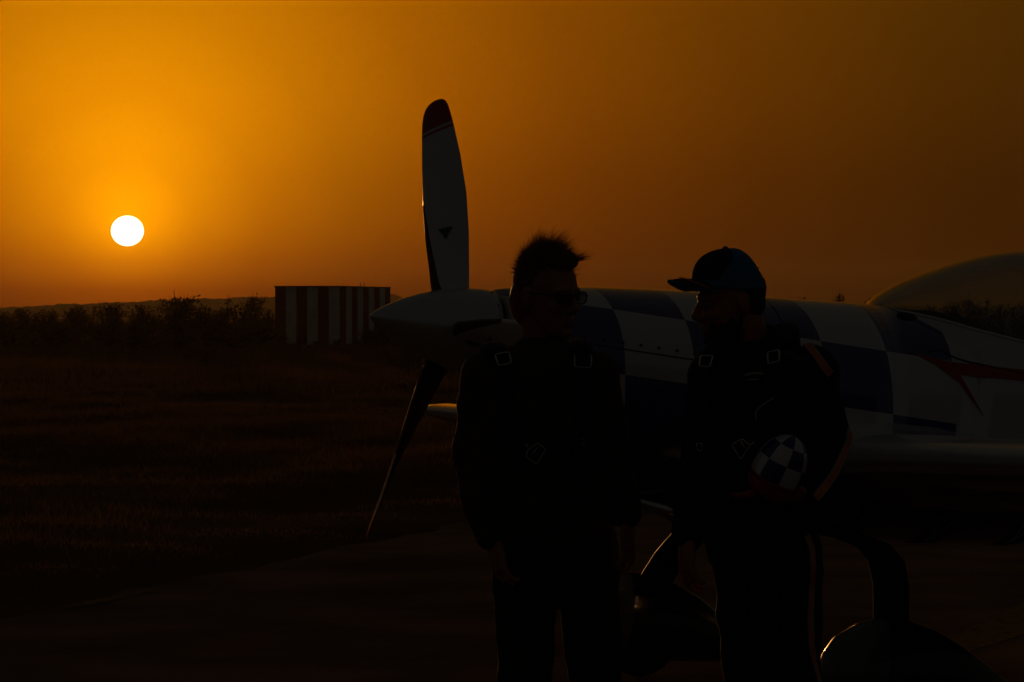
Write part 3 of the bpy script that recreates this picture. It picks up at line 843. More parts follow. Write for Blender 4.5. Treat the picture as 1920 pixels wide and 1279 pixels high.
def head_pieces(mb, Mx, sc=1.0, beard=False):
    """Mx maps head-local (x right, y forward, z up; origin mid-skull at eye height) to world"""
    R3 = Mx.to_3x3()
    T = lambda x, y, z: Mx @ Vector((x * sc, y * sc, z * sc))
    E = lambda c, r: mb.ell(T(*c), [q * sc for q in r], rot=R3.normalized() if False else R3)
    E((0, -.012, .035), (.077, .099, .089))
    rings = []
    for z, yf, yb, w in ((.07, .080, -.095, .072), (.035, .090, -.10, .0755), (.0, .083, -.095, .073), (-.03, .085, -.075, .068), (-.055, .088, -.045, .060), (-.08, .086, -.01, .051), (-.1, .085, .02, .040), (-.116, .072, .042, .022)):
        yc = (yf + yb) / 2; yr = (yf - yb) / 2
        rings.append([T(w * math.cos(t) * (1 if math.sin(t) < 0 else .96), yc + yr * math.copysign(abs(math.sin(t)) ** .85, math.sin(t)), z) for t in [2 * math.pi * k / 28 for k in range(28)]])
    mb.loft(rings)
    C = lambda a, r0, b, r1: mb.cap(T(*a), r0 * sc, T(*b), r1 * sc)
    C((0, .088, .014), .009, (0, .113, -.030), .0125)
    C((0, .113, -.030), .0125, (0, .095, -.042), .009)
    for s in (-1, 1):
        E((s * .013, .099, -.036), (.009, .011, .008))
        C((s * .008, .088, .024), .011, (s * .045, .074, .02), .010)
        E((s * .038, .070, -.028), (.022, .018, .02))
        E((s * .079, -.012, -.006), (.008, .019, .031))
        E((s * .082, -.016, .008), (.006, .015, .016))
    E((0, .088, -.063), (.025, .0095, .0055)); E((0, .087, -.075), (.022, .0095, .006))
    E((0, .078, -.103), (.02, .014, .014))
    return T


def hand_pieces(mb, wrist, down, palm_n, sc=1.0, curl=.35, thumb_side=1, spread=1.0):
    """wrist point, direction of the fingers, palm normal (towards the palm side)"""
    d = Vector(down).normalized(); n = Vector(palm_n); n = (n - d * n.dot(d)).normalized(); s = d.cross(n) * thumb_side
    w = Vector(wrist)
    mb.loft([[w + d * L * sc + s * (hw * math.cos(t)) * sc + n * (ht * math.sin(t)) * sc for t in [2 * math.pi * k / 16 for k in range(16)]]
             for L, hw, ht in ((-.03, .026, .021), (0, .028, .02), (.03, .037, .019), (.06, .042, .017), (.09, .041, .014), (.098, .036, .010))])
    for i, (off, L) in enumerate(((.031, .072), (.0105, .082), (-.0105, .076), (-.031, .06))):
        p = w + d * .088 * sc + s * off * sc; r = .0088 * sc; ang = 0
        dirv = (d + s * off * 3.5 * spread).normalized(); pts = [p]
        for k, fr in enumerate((.45, .32, .23)):
            ang += curl * (.5 + .35 * k) * (1 + .12 * i)
            v = (dirv * math.cos(ang) + n * math.sin(ang)).normalized(); p = p + v * L * fr * sc; pts.append(p)
        mb.chain(pts, [r * 1.05, r, r * .92, r * .8])
    p0 = w + d * .02 * sc + s * .026 * sc + n * .006 * sc
    v1 = (d * .75 + s * .62 + n * .25).normalized(); p1 = p0 + v1 * .045 * sc
    v2 = (d * .95 + s * .22 + n * .3).normalized(); p2 = p1 + v2 * .034 * sc; p3 = p2 + (d * .95 + n * .45).normalized() * .026 * sc
    mb.chain([p0, p1, p2, p3], [.015 * sc, .012 * sc, .0105 * sc, .0085 * sc])


def ell_ring(c, hw, hd, yaw=0.0, n=28):
    cy, sy = math.cos(yaw), math.sin(yaw)
    return [Vector(c) + Vector((hw * math.cos(t) * cy - hd * math.sin(t) * sy, hw * math.cos(t) * sy + hd * math.sin(t) * cy, 0)) for t in [2 * math.pi * k / n for k in range(n)]]


class OnSurface:
    """lays straps, buckles and stripes on a cloth surface"""
    def __init__(s, objs):
        vs = []; fs = []
        for o in objs:
            b = len(vs); vs += [v.co.copy() for v in o.data.vertices]; fs += [[b + i for i in p.vertices] for p in o.data.polygons]
        s.t = BVHTree.FromPolygons(vs, fs)
        s.o = Vector((0, 0, EYE))

    def hit(s, px, py):
        d = (W(px, py, 10) - s.o).normalized(); h = s.t.ray_cast(s.o, d)
        return (h[0], h[1]) if h[0] is not None else (None, None)

    def path(s, pts, step=4.0):
        out = []
        for i in range(len(pts) - 1):
            a, b = np.array(pts[i], float), np.array(pts[i + 1], float); n = max(1, int(np.linalg.norm(b - a) / step))
            for k in range(n + (i == len(pts) - 2)):
                p, nm = s.hit(*(a + (b - a) * k / n))
                if p is not None: out.append((p, nm))
        # smooth away jumps
        if len(out) > 4:
            P = [p for p, _ in out]; N = [n for _, n in out]
            for _ in range(3):
                P = [P[0]] + [(P[i - 1] + P[i] * 2 + P[i + 1]) / 4 for i in range(1, len(P) - 1)] + [P[-1]]
                N = [N[0]] + [(N[i - 1] + N[i] * 2 + N[i + 1]).normalized() for i in range(1, len(N) - 1)] + [N[-1]]
            out = list(zip(P, N))
        return out

    def ribbon(s, name, pts, width, m, parent, off=.004, thick=.003, shift=0.0, step=4.0):
        q = s.path(pts, step); mb = MB(); rings = []
        for i, (p, n) in enumerate(q):
            t = (q[min(i + 1, len(q) - 1)][0] - q[max(i - 1, 0)][0]).normalized(); w = n.cross(t).normalized()
            c = p + w * shift; h = width / 2
            rings.append([c + w * h + n * (off - .004), c + w * h + n * (off + thick), c - w * h + n * (off + thick), c - w * h + n * (off - .004)])
        if len(rings) < 2: return None
        mb.loft(rings); return mb.build(name, m, parent, smooth=False)

    def frame(s, name, corners, m, parent, r=.003, off=.010, bars=(), sub=None):
        c = np.mean(np.array(corners), 0); p0, n0 = s.hit(*c)
        if p0 is None: return None
        n0 = (n0 + Vector((0, -1.2, 0))).normalized()
        pr = lambda px, py: _plane(s.o, (W(px, py, 10) - s.o).normalized(), p0 + n0 * off, n0)
        P = [pr(*q) for q in corners]; mb = MB(); dense = []
        for i in range(len(P)):
            a, b = P[i], P[(i + 1) % len(P)]; dense += [a.lerp(b, .08), a.lerp(b, .5), a.lerp(b, .92)]
        mb.tube(dense, r, n=8, loop=True, up=n0)
        for a, b in bars: mb.tube([pr(*a), pr(*b)], r * .9, n=8)
        return mb.build(name, m, parent)


def _plane(o, d, p, n): return o + d * ((p - o).dot(n) / d.dot(n))


def mat4(center, fwd, up=(0, 0, 1)):
    f = Vector(fwd).normalized(); u = Vector(up); u = (u - f * u.dot(f)).normalized(); r = f.cross(u)
    M = Matrix((r, f, u)).transposed().to_4x4(); M.translation = Vector(center); return M


def make_person(loc, label):
    e = empty('person', loc); tag(e, label, 'person', 'two pilots talking'); return e


def localize(root):
    """geometry was laid out in world space: keep it there under the person's own base"""
    inv = Matrix.Translation(-Vector(root.location))
    for ch in root.children_recursive:
        if ch.type == 'MESH' and not ch.get('_done'):
            ch.data.transform(inv); ch['_done'] = 1
    for ch in root.children_recursive:
        if '_done' in ch: del ch['_done']


def shoe(mb, ank, fwd, L=.28):
    f = Vector((fwd[0], fwd[1], 0)).normalized(); s = Vector((-f.y, f.x, 0)); rings = []
    for x, w, h in ((-.085, .02, .05), (-.07, .036, .085), (-.02, .042, .11), (.04, .044, .095), (.1, .05, .06), (.15, .046, .048), (.185, .03, .038), (.195, .01, .02)):
        c = Vector((ank[0], ank[1], 0)) + f * x
        rings.append([c + s * (w * math.cos(t)) + Vector((0, 0, max(.0, h / 2 + h / 2 * math.sin(t) * 1.0))) for t in [2 * math.pi * k / 16 for k in range(16)]])
    mb.loft(rings)


# ---- person one: bare-headed, glasses, bomber jacket -------------------------------------------------
D1 = 10.0
w1 = lambda px, py, dz=0.0: W(px, py, D1 + dz)
P1 = make_person((w1(1045, 900).x, D1, 0), 'man with windblown hair and glasses in dark jacket and harness, looking at the capped man')
hd1 = mat4(w1(1028, 555, .0), (math.sin(math.radians(46)), -math.cos(math.radians(46)), -.08))
kn = lambda px, z, dy=0.0: Vector(((px - CX) / F * D1, D1 + dy, z))
hipL, hipR = w1(985, 1005), w1(1098, 1005)
kneL, kneR = kn(984, .50, -.02), kn(1118, .50, -.02)
ankL, ankR = kn(980, .09, .03), kn(1128, .09, .03)
shL, shR = w1(907, 706, .02), w1(1112, 704, .02)
elL, elR = w1(886, 862, .03), w1(1142, 850, .03)
wrL, wrR = w1(922, 1004, -.06), w1(1171, 962, -.04)
b = MB(); head_pieces(b, hd1, 1.0)
b.chain([hd1 @ Vector((0, -.025, -.06)), w1(1018, 655, .03)], [.056, .062])
b.loft([ell_ring(w1(1012, y, .02), hw, hdp) for y, hw, hdp in ((648, .06, .05), (672, .14, .075), (720, .165, .10), (800, .155, .105), (880, .14, .10), (960, .15, .10), (1020, .16, .10), (1058, .13, .08))])
for a, e_, w_ in ((shL, elL, wrL), (shR, elR, wrR)): b.chain([a, e_, w_], [.05, .04, .028])
hand_pieces(b, wrL + Vector((.008, -.005, -.012)), (.22, -.10, -1), (.85, .35, 0), curl=.42, thumb_side=-1)
hand_pieces(b, wrR + Vector((.004, -.005, -.012)), (.10, -.05, -1), (-.85, .35, 0), curl=.35, thumb_side=1)
for h, k, a in ((hipL, kneL, ankL), (hipR, kneR, ankR)): b.chain([h, k, a], [.075, .05, .038]); shoe(b, (a.x, a.y - .02), (0, -1))
link_mesh('body', remeshed(b, .0042, 3), M_skin1, P1)

b = MB()   # jacket
b.loft([ell_ring(w1(cx, y, .02), hw / F * D1, hdp) for y, cx, hw, hdp in ((636, 1016, 46, .068), (645, 1015, 58, .075), (655, 1013, 80, .085), (670, 1012, 100, .105), (700, 1010, 120, .13), (760, 1010, 130, .145), (850, 1012, 134, .15), (930, 1018, 134, .15), (985, 1024, 130, .145), (1012, 1026, 122, .135), (1020, 1026, 112, .125))])
for a, e_, w_ in ((shL, elL, wrL), (shR, elR, wrR)):
    m_ = a.lerp(e_, .5) + Vector((.0, 0, 0)); m2 = e_.lerp(w_, .55)
    b.chain([a, m_, e_, m2, w_], [.071, .068, .063, .058, .047])
b.tube([w1(1016, 640, .02) + Vector((.062 * math.cos(t), .07 * math.sin(t) , .01 * math.sin(t))) for t in [2 * math.pi * k / 24 for k in range(24)]], .016, n=8, loop=True)
jm = remeshed(b, .007, 6); wrinkle(jm, .009, .75, 3, (1, 1, 1.7)); jacket1 = link_mesh('jacket', jm, M_jacket, P1)
b = MB()   # trousers
b.loft([ell_ring(w1(1036, y, .02), hw / F * D1, hdp) for y, hw, hdp in ((990, 120, .12), (1020, 122, .125), (1050, 116, .12), (1066, 90, .10))])
for h, k, a in ((hipL, kneL, ankL), (hipR, kneR, ankR)): b.chain([h + Vector((0, .02, -.02)), h.lerp(k, .5) + Vector((0, 0, 0)), k, k.lerp(a, .5) + Vector((0, .015, 0)), a + Vector((0, .0, .0))], [.098, .088, .078, .076, .072])
tm = remeshed(b, .008, 5); wrinkle(tm, .0055, .9, 5, (1, 1, 1.3)); link_mesh('trousers', tm, M_trouser, P1)
mb = MB(); shoe(mb, (ankL.x, ankL.y - .02), (0, -1)); shoe(mb, (ankR.x, ankR.y - .02), (0, -1))
for a in (ankL, ankR):
    mb = MB(); shoe(mb, (a.x, a.y - .02), (0, -1)); sm = mb.build('shoe', M_black, P1)
    for v in sm.data.vertices: v.co += (v.co - Vector((a.x, a.y, .05))) * .06; v.co.z = max(0, v.co.z)

# hair: scalp layer plus blown strands
b = MB(); Tm = lambda x, y, z: hd1 @ Vector((x, y, z))
b.ell(Tm(0, -.022, .043), (.081, .098, .088), rot=hd1.to_3x3()); b.ell(Tm(0, -.058, -.01), (.080, .066, .09), rot=hd1.to_3x3())
b.ell(Tm(0, .045, .105), (.055, .045, .035), rot=hd1.to_3x3())
hm = remeshed(b, .006, 3)
hairm = link_mesh('hair', hm, M_hair1, P1)
wrinkle(hm, .003, 3.0, 8)
# trim hair off the face
bm = bmesh.new(); bm.from_mesh(hm); inv = hd1.inverted(); dl_ = []
for v in bm.verts:
    l = inv @ v.co
    if (l.y > .035 and l.z < .082 - .1 * max(0, .05 - l.y)) or (l.y > -.005 and l.z < .0): dl_.append(v)
bmesh.ops.delete(bm, geom=dl_, context='VERTS'); bm.to_mesh(hm); bm.free()
sv = []; sf = []; rr = random.Random(5)
wind = Vector((.55, -.1, .25))
for i in range(5200):
    u_ = rr.uniform(-1, 1); v_ = rr.uniform(-1, 1)
    if u_ * u_ + v_ * v_ > 1: continue
    lx = .08 * u_; ly = -.022 + .105 * v_; lz = .045 + .094 * math.sqrt(max(0, 1 - u_ * u_ - v_ * v_))
    if ly > .05: lz = max(lz, .105)
    topw = max(0, (lz - .07) / .07)
    p = hd1 @ Vector((lx, ly, lz)); nloc = Vector((lx / .0064, (ly + .022) / .011, (lz - .045) / .0088)).normalized()
    n = hd1.to_3x3() @ nloc
    clump = math.sin(lx * 90 + 2 * math.sin(ly * 70)) * .5 + math.sin(ly * 110 + lx * 40) * .5
    L = (.020 + .031 * topw * (1 + .7 * clump)) * rr.uniform(.45, 1.3) * (1.5 if rr.random() < .05 else 1)
    if ly > .04: L *= 1.1
    d = (n * .9 + Vector((0, 0, .75 * topw)) + wind * (.45 * topw + .1 + (.5 if ly > .05 else 0)) + Vector((rr.gauss(0, .38), rr.gauss(0, .38), rr.gauss(0, .25)))).normalized()
    bend = (wind + Vector((0, 0, -.5)) + Vector((rr.gauss(0, .3), rr.gauss(0, .3), rr.gauss(0, .3)))) * .5
    w = d.cross(Vector((rr.gauss(0, 1), rr.gauss(0, 1), rr.gauss(0, 1)))).normalized() * rr.uniform(.0006, .0012)
    q = p - n * .004; k0 = len(sv)
    for s_ in range(4):
        f_ = s_ / 3; c = q + d * L * f_ + bend * L * f_ * f_ * .8; ww = w * (1 - .9 * f_)
        sv += [c - ww, c + ww]
    for s_ in range(3): sf.append((k0 + 2 * s_, k0 + 2 * s_ + 1, k0 + 2 * s_ + 3, k0 + 2 * s_ + 2))
obj('hair_strand', sv, sf, M_hair1, hairm, fix=False)
hairm.children[0]['kind'] = 'stuff'
# sideburn and nape strands
for s in (-1, 1):
    mb = MB(); mb.ell(Tm(s * .036, .082, .002), (.011, .010, .010), rot=hd1.to_3x3(), nu=12, nv=8); mb.build('eye', M_eye, P1)
gl = empty('glasses', P1.location); gl.parent = P1; gl.location = (0, 0, 0)
for s in (-1, 1):
    mb = MB(); lens = [Tm(s * .036 + .026 * math.copysign(abs(math.cos(t)) ** .7, math.cos(t)), .107 - .012 * abs(s * .036 + .026 * math.cos(t)) / .06, .002 + .017 * math.copysign(abs(math.sin(t)) ** .7, math.sin(t))) for t in [2 * math.pi * k / 28 for k in range(28)]]
    mb.tube(lens, .0022, n=6, loop=True); mb.build('rim', M_blackpaint, gl)
    mb = MB(); fwd = hd1.to_3x3() @ Vector((0, .0015, 0)); mb.loft([lens, [p + fwd for p in lens]]); mb.build('lens', M_lens, gl, smooth=False)
    mb = MB(); mb.tube([Tm(s * .062, .098, .008), Tm(s * .079, .06, .010), Tm(s * .083, .0, .010), Tm(s * .083, -.02, .0)], .0022, n=6); mb.build('temple', M_blackpaint, gl)
mb = MB(); mb.tube([Tm(-.011, .106, .006), Tm(0, .11, .010), Tm(.011, .106, .006)], .002, n=6); mb.build('bridge', M_blackpaint, gl)

# parachute pack and harness
S1 = OnSurface([jacket1])
mb = MB(); mb.loft([[w1(cx, y, .16) + Vector((.165 * k * math.copysign(abs(math.cos(t)) ** .5, math.cos(t)), .06 * math.copysign(abs(math.sin(t)) ** .6, math.sin(t)), 0)) for t in [2 * math.pi * q / 24 for q in range(24)]] for y, cx, k in ((662, 1012, .8), (672, 1012, .95), (760, 1012, 1), (880, 1014, 1), (895, 1014, .9))])
pack1 = mb.build('parachute_pack', M_pack, P1)
for pts in ([(925, 652), (938, 668), (946, 690), (952, 760), (965, 830), (985, 870)], [(1090, 648), (1093, 668), (1095, 690), (1092, 760), (1090, 830), (1078, 900)]):
    S1.ribbon('harness_strap', pts, .046, M_strap, P1, off=.006, thick=.004)
S1.ribbon('harness_strap', [(960, 866), (1005, 850), (1050, 836), (1092, 826)], .04, M_strap, P1, off=.009, thick=.004)
# padded shoulder yoke of the pack
for pts in ([(w1(932, 662, -.08), w1(924, 655, .02), w1(926, 652, .10), w1(934, 668, .15))], [(w1(1090, 660, -.08), w1(1088, 650, .02), w1(1084, 648, .10), w1(1078, 664, .15))]):
    mb = MB(); mb.tube(pts[0], [.016, .022, .022, .02], n=12, flat=1.8); mb.build('shoulder_pad', M_strap, P1)
S1.frame('buckle', [(928, 665), (955, 660), (959, 681), (935, 686)], M_steel, P1, off=.026)
S1.frame('buckle', [(1078, 665), (1109, 667), (1108, 690), (1077, 688)], M_steel, P1, off=.018)
S1.frame('buckle', [(987, 858), (989, 845), (1008, 831), (1024, 843), (1006, 871)], M_steel, P1, r=.0026, off=.017, bars=[((1010, 836), (994, 859)), ((985, 832), (993, 840))])
S1.frame('buckle', [(1085, 822), (1096, 824), (1094, 834), (1084, 833)], M_steel, P1, r=.002, off=.012)
localize(P1)

# ---- person two: cap, beard, striped flight suit, holding the checkered helmet -------------------------
D2 = 9.7
w2 = lambda px, py, dz=0.0: W(px, py, D2 + dz)
P2 = make_person((w2(1440, 900).x, D2, 0), 'bearded man in blue cap and dark flight suit with orange stripes, holding a checkered helmet')
f2 = (-math.cos(math.radians(17)), -math.sin(math.radians(17)), -.12)
hd2 = mat4(w2(1369, 566), f2, (-.03, 0, 1)); HS = .97
ty = math.radians(-30)                       # torso turned towards the other man
kn = lambda px, z, dy=0.0: Vector(((px - CX) / F * D2, D2 + dy, z))
hipL, hipR = w2(1395, 1015, -.05), w2(1478, 1015, .04)
kneL, kneR = kn(1405, .50, -.06), kn(1492, .50, .03)
ankL, ankR = kn(1412, .09, -.03), kn(1502, .09, .07)
shL, shR = w2(1340, 704, -.03), w2(1522, 692, .06)
elL, elR = w2(1312, 862, -.02), w2(1560, 822, .06)
wrL, wrR = w2(1288, 1000, -.08), w2(1522, 930, -.14)
b = MB(); head_pieces(b, hd2, HS)
b.chain([hd2 @ Vector((0, -.028, -.05)), w2(1408, 660, .03)], [.060, .064])
b.loft([ell_ring(w2(cx, y, .02), hw, hdp, ty) for y, cx, hw, hdp in ((648, 1408, .06, .05), (680, 1412, .14, .075), (730, 1416, .16, .10), (800, 1416, .15, .105), (880, 1414, .14, .10), (960, 1420, .145, .10), (1030, 1432, .15, .10), (1075, 1436, .12, .08))])
for a, e_, w_ in ((shL, elL, wrL), (shR, elR, wrR)): b.chain([a, e_, w_], [.05, .04, .028])
hand_pieces(b, wrL + Vector((.0, -.004, -.012)), (.0, -.12, -1), (.9, .4, 0), curl=.45, thumb_side=-1)
hand_pieces(b, wrR + Vector((-.010, -.005, -.004)), (-1, -.16, .05), (.02, .35, .94), curl=.62, thumb_side=-1)
for h, k, a in ((hipL, kneL, ankL), (hipR, kneR, ankR)): b.chain([h, k, a], [.075, .05, .038]); shoe(b, (a.x, a.y - .02), (-.6, -.8))
body2 = link_mesh('body', remeshed(b, .0042, 3), M_skin2, P2)

b = MB()
b.loft([ell_ring(w2(cx, y, .02), hw / F * D2, hdp, ty) for y, cx, hw, hdp in ((640, 1410, 38, .058), (650, 1408, 56, .07), (662, 1410, 84, .085), (682, 1413, 108, .105), (715, 1416, 122, .125), (780, 1418, 128, .14), (860, 1416, 122, .138), (930, 1414, 114, .13), (990, 1422, 112, .13), (1050, 1434, 110, .13), (1085, 1440, 90, .11))])
# raised collar, higher behind
b.tube([w2(1412, 634, .03) + Vector((.062 * math.cos(t) + .012 * math.sin(t), .066 * math.sin(t), .028 * math.sin(t) + .012 * math.cos(t))) for t in [2 * math.pi * k / 24 for k in range(24)]], .017, n=8, loop=True)
for a, e_, w_ in ((shL, elL, wrL), (shR, elR, wrR)):
    b.chain([a, a.lerp(e_, .5), e_, e_.lerp(w_, .5), w_], [.072, .066, .062, .055, .045])
for h, k, a in ((hipL, kneL, ankL), (hipR, kneR, ankR)): b.chain([h, h.lerp(k, .5), k, k.lerp(a, .5) + Vector((0, .015, 0)), a + Vector((0, 0, -.0))], [.096, .086, .076, .074, .072])
fm = remeshed(b, .0075, 5); wrinkle(fm, .0075, .8, 12, (1, 1, 1.6)); suit2 = link_mesh('flight_suit', fm, M_suit, P2)
for a in (ankL, ankR):
    mb = MB(); shoe(mb, (a.x, a.y - .02), (-.6, -.8)); sm = mb.build('shoe', M_black, P2)
    for v in sm.data.vertices: v.co += (v.co - Vector((a.x, a.y, .05))) * .06; v.co.z = max(0, v.co.z)

Tm2 = lambda x, y, z: hd2 @ Vector((x * HS, y * HS, z * HS))
for s in (-1, 1):
    mb = MB(); mb.ell(Tm2(s * .035, .078, .002), (.011, .010, .010), rot=hd2.to_3x3(), nu=12, nv=8); mb.build('eye', M_eye, P2)
# beard hugging the jaw
bd = body2.data.copy(); bm = bmesh.new(); bm.from_mesh(bd); inv = hd2.inverted(); cut = []
for v in bm.verts:
    l = inv @ v.co / HS
    jaw = -.118 - .02 < l.z < -.046 + .22 * max(0, .05 - l.y) and l.y > -.012 and abs(l.x) < .085
    side = False
    lips = abs(l.x) < .022 and -.081 < l.z < -.058 and l.y > .07
    nose = abs(l.x) < .024 and l.z > -.05
    jit = .010 * math.sin(l.x * 95 + 3 * math.sin(l.y * 60)) + .006 * math.sin(l.y * 210)
    jaw = jaw and l.z + jit < -.052 + .2 * max(0, .05 - l.y)
    if not (jaw and not lips and not nose): cut.append(v)
bmesh.ops.delete(bm, geom=cut, context='VERTS'); bm.to_mesh(bd); bm.free()
v = coords(bd); n = normals(bd); rb = np.random.default_rng(2)
v = v + n * (.0022 + .0025 * rb.random(len(v)))[:, None]; bd.vertices.foreach_set('co', v.ravel()); bd.update()
link_mesh('beard', bd, M_hair2, P2)
b = MB(); b.ell(Tm2(0, -.018, .03), (.077, .093, .085), rot=hd2.to_3x3()); b.ell(Tm2(0, -.05, -.01), (.066, .052, .058), rot=hd2.to_3x3())
hm2 = remeshed(b, .006, 2); wrinkle(hm2, .002, 4, 9)
bm = bmesh.new(); bm.from_mesh(hm2); inv = hd2.inverted()
bmesh.ops.delete(bm, geom=[v for v in bm.verts if (inv @ v.co).y > -.005 and (inv @ v.co).z < .03], context='VERTS'); bm.to_mesh(hm2); bm.free()
link_mesh('hair', hm2, M_hair2, P2)
# cap: six-panel crown, bill, button
mb = MB(); rings = []; NC = 120
for k in range(31):
    f_ = k / 30; z = .034 + .122 * math.sin(f_ * math.pi / 2) ** 1.0; r_ = math.cos(f_ * math.pi / 2) ** .72 if f_ < 1 else .02
    rings.append([Tm2((.085 * r_) * math.cos(t), -.020 + (.006 * (1 - f_)) + (.097 * r_ if math.sin(t) < 0 else .119 * math.cos(f_ * math.pi / 2) ** .95 if f_ < 1 else .0) * math.sin(t) + .016 * math.sin(f_ * 2.4), z + .020 * max(0, math.sin(t)) * (1 - f_) - .006 * max(0, -math.sin(t)) * (1 - f_)) for t in [2 * math.pi * q / NC for q in range(NC)]])


def capmat(i, j):
    t = 2 * math.pi * (j + .5) / NC; f_ = (i + .5) / 30
    s_ = math.sin(t)
    if s_ > .55 - .85 * f_ + .1 * math.sin(f_ * 9) and f_ > .12 and not (f_ > .8 and s_ < 0): return 1
    return 0


mb.loft(rings, cap=True, mf=capmat)
cap = mb.build('cap', [M_capblue, M_capblack], P2)
mb = MB(); mb.ell(Tm2(0, -.004, .157), (.009, .009, .006), rot=hd2.to_3x3(), nu=14, nv=8); mb.build('cap_button', M_capblack, cap)
vs = []; fs = []; nu_, nv_ = 20, 8
bill = lambda u_, v_, dz: Tm2(.078 * math.sin(u_ * 1.25) / math.sin(1.25), +.080 * math.cos(u_ * .95) + v_ * .098 * (math.cos(u_ * 1.15) ** .6) + .004, .074 + .012 * v_ - .050 * (1 - math.cos(u_ * 1.35)) - .012 * v_ * v_ + .010 * v_ + dz)
mb = MB(); rings = []
for i in range(nu_ + 1):
    u_ = -1 + 2 * i / nu_
    rings.append([bill(u_, v / nv_, .002) for v in range(nv_ + 1)] + [bill(u_, v / nv_, -.002) for v in range(nv_, -1, -1)])
mb.loft(rings, mf=lambda i, j: 1 if (j < nv_ * .99) else 0); mb.build('cap_bill', [M_capblue, M_capblack], cap)
mb = MB(); mb.tube([bill(-1 + 2 * i / 24, .62, .004) for i in range(25)], .0016, n=6); mb.build('bill_piping', M_orange, cap)
# line embroidery on the crown side and a small figure emblem at the back
for k in range(6):
    mb = MB(); pts = []
    for q in range(9):
        t = math.pi * (1.02 - .28 * q / 8) ; f_ = .30 + .075 * k + .05 * math.sin(q * .5)
        z = .034 + .122 * math.sin(f_ * math.pi / 2); r_ = math.cos(f_ * math.pi / 2) ** .72 + .012
        pts.append(Tm2((.085 * r_) * math.cos(t), -.020 + .006 * (1 - f_) + .107 * r_ * math.sin(t) + .016 * math.sin(f_ * 2.4), z))
    mb.tube(pts, .0011, n=5); mb.build('embroidery', M_capblue, cap)


def cap_pt(t, f_, o_=.006):
    z = .034 + .122 * math.sin(f_ * math.pi / 2); r_ = math.cos(f_ * math.pi / 2) ** .72 + o_
    return Tm2((.085 * r_) * math.cos(t), -.020 + .006 * (1 - f_) + (.097 if math.sin(t) < 0 else .107) * r_ * math.sin(t) + .016 * math.sin(f_ * 2.4), z)


mb = MB(); tb = math.pi * 1.30
mb.tube([cap_pt(tb + .16 * q, .30 + .02 * math.cos(q * 2)) for q in (-1, -.5, 0, .5, 1)], .0018, n=5); mb.tube([cap_pt(tb, .30), cap_pt(tb, .2), cap_pt(tb + .05, .1)], .0018, n=5); mb.tube([cap_pt(tb, .2), cap_pt(tb - .06, .1)], .0015, n=5)
mb.tube([cap_pt(tb + .07 * q, .06) for q in (-1, 0, 1)], .0018, n=5); mb.build('cap_emblem', M_pale, cap)

S2 = OnSurface([suit2])
mb = MB(); mb.loft([[w2(cx, y, .17) + Matrix.Rotation(ty, 3, 'Z') @ Vector((.155 * k * math.copysign(abs(math.cos(t)) ** .5, math.cos(t)), .06 * math.copysign(abs(math.sin(t)) ** .6, math.sin(t)), 0)) for t in [2 * math.pi * q / 24 for q in range(24)]] for y, cx, k in ((652, 1445, .75), (664, 1448, .95), (760, 1452, 1), (890, 1450, 1), (905, 1450, .9))])
mb.build('parachute_pack', M_pack, P2)
for pts in ([(1432, 652), (1448, 668), (1452, 690), (1448, 760), (1425, 830), (1395, 850)], [(1330, 664), (1324, 678), (1318, 700), (1314, 770), (1312, 838), (1318, 900)]):
    S2.ribbon('harness_strap', pts, .044, M_strap, P2, off=.006, thick=.004)
S2.ribbon('harness_strap', [(1314, 838), (1350, 842), (1392, 848), (1430, 835)], .04, M_strap, P2, off=.008, thick=.004)
mb = MB(); mb.tube([w2(1440, 662, -.08), w2(1462, 628, -.01), w2(1478, 622, .07), w2(1482, 650, .15)], [.026, .032, .032, .03], n=12); mb.build('shoulder_pad', M_strap, P2)
mb = MB(); mb.tube([w2(1330, 672, -.1), w2(1345, 650, -.05), w2(1375, 642, .04), w2(1400, 650, .14)], [.024, .03, .03, .028], n=12); mb.build('shoulder_pad', M_strap, P2)
S2.frame('buckle', [(1314, 667), (1337, 667), (1331, 688), (1311, 687)], M_steel, P2, off=.03)
S2.frame('buckle', [(1439, 661), (1461, 656), (1461, 677), (1440, 683)], M_steel, P2, off=.026)
S2.frame('buckle', [(1372, 834), (1392, 823), (1407, 836), (1389, 863)], M_steel, P2, off=.016, bars=[((1389, 826), (1400, 848)), ((1404, 838), (1414, 829))])
S2.frame('buckle', [(1306, 832), (1316, 832), (1317, 846), (1308, 845)], M_steel, P2, r=.002, off=.013)
for pts, wd in (([(1500, 630), (1517, 650), (1534, 672), (1548, 692), (1556, 702)], .022), ([(1592, 778), (1594, 805), (1590, 830), (1578, 858), (1566, 884), (1550, 908), (1529, 934)], .022),
                ([(1512, 1004), (1522, 1030), (1524, 1070), (1521, 1110), (1519, 1160), (1521, 1210), (1528, 1248), (1536, 1279), (1540, 1340), (1540, 1450)], .016)):
    r_ = S2.ribbon('orange_stripe', pts, wd, M_orange, P2, off=.003, thick=.0015)
    for s in (-1, 1):
        q = S2.ribbon('edging', pts, .0032, M_pale, P2, off=.003, thick=.0022, shift=s * wd / 2)
        if q and r_: q.parent = r_
S2.ribbon('chest_badge', [(1397, 704), (1414, 699), (1432, 702)], .006, M_pale, P2, off=.003, thick=.002)
S2.ribbon('chest_badge', [(1403, 712), (1422, 712)], .004, M_pale, P2, off=.003, thick=.002)
S2.ribbon('cord', [(1451, 748), (1430, 760), (1418, 770), (1419, 788)], .004, M_pale, P2, off=.012, thick=.003)
localize(P2)

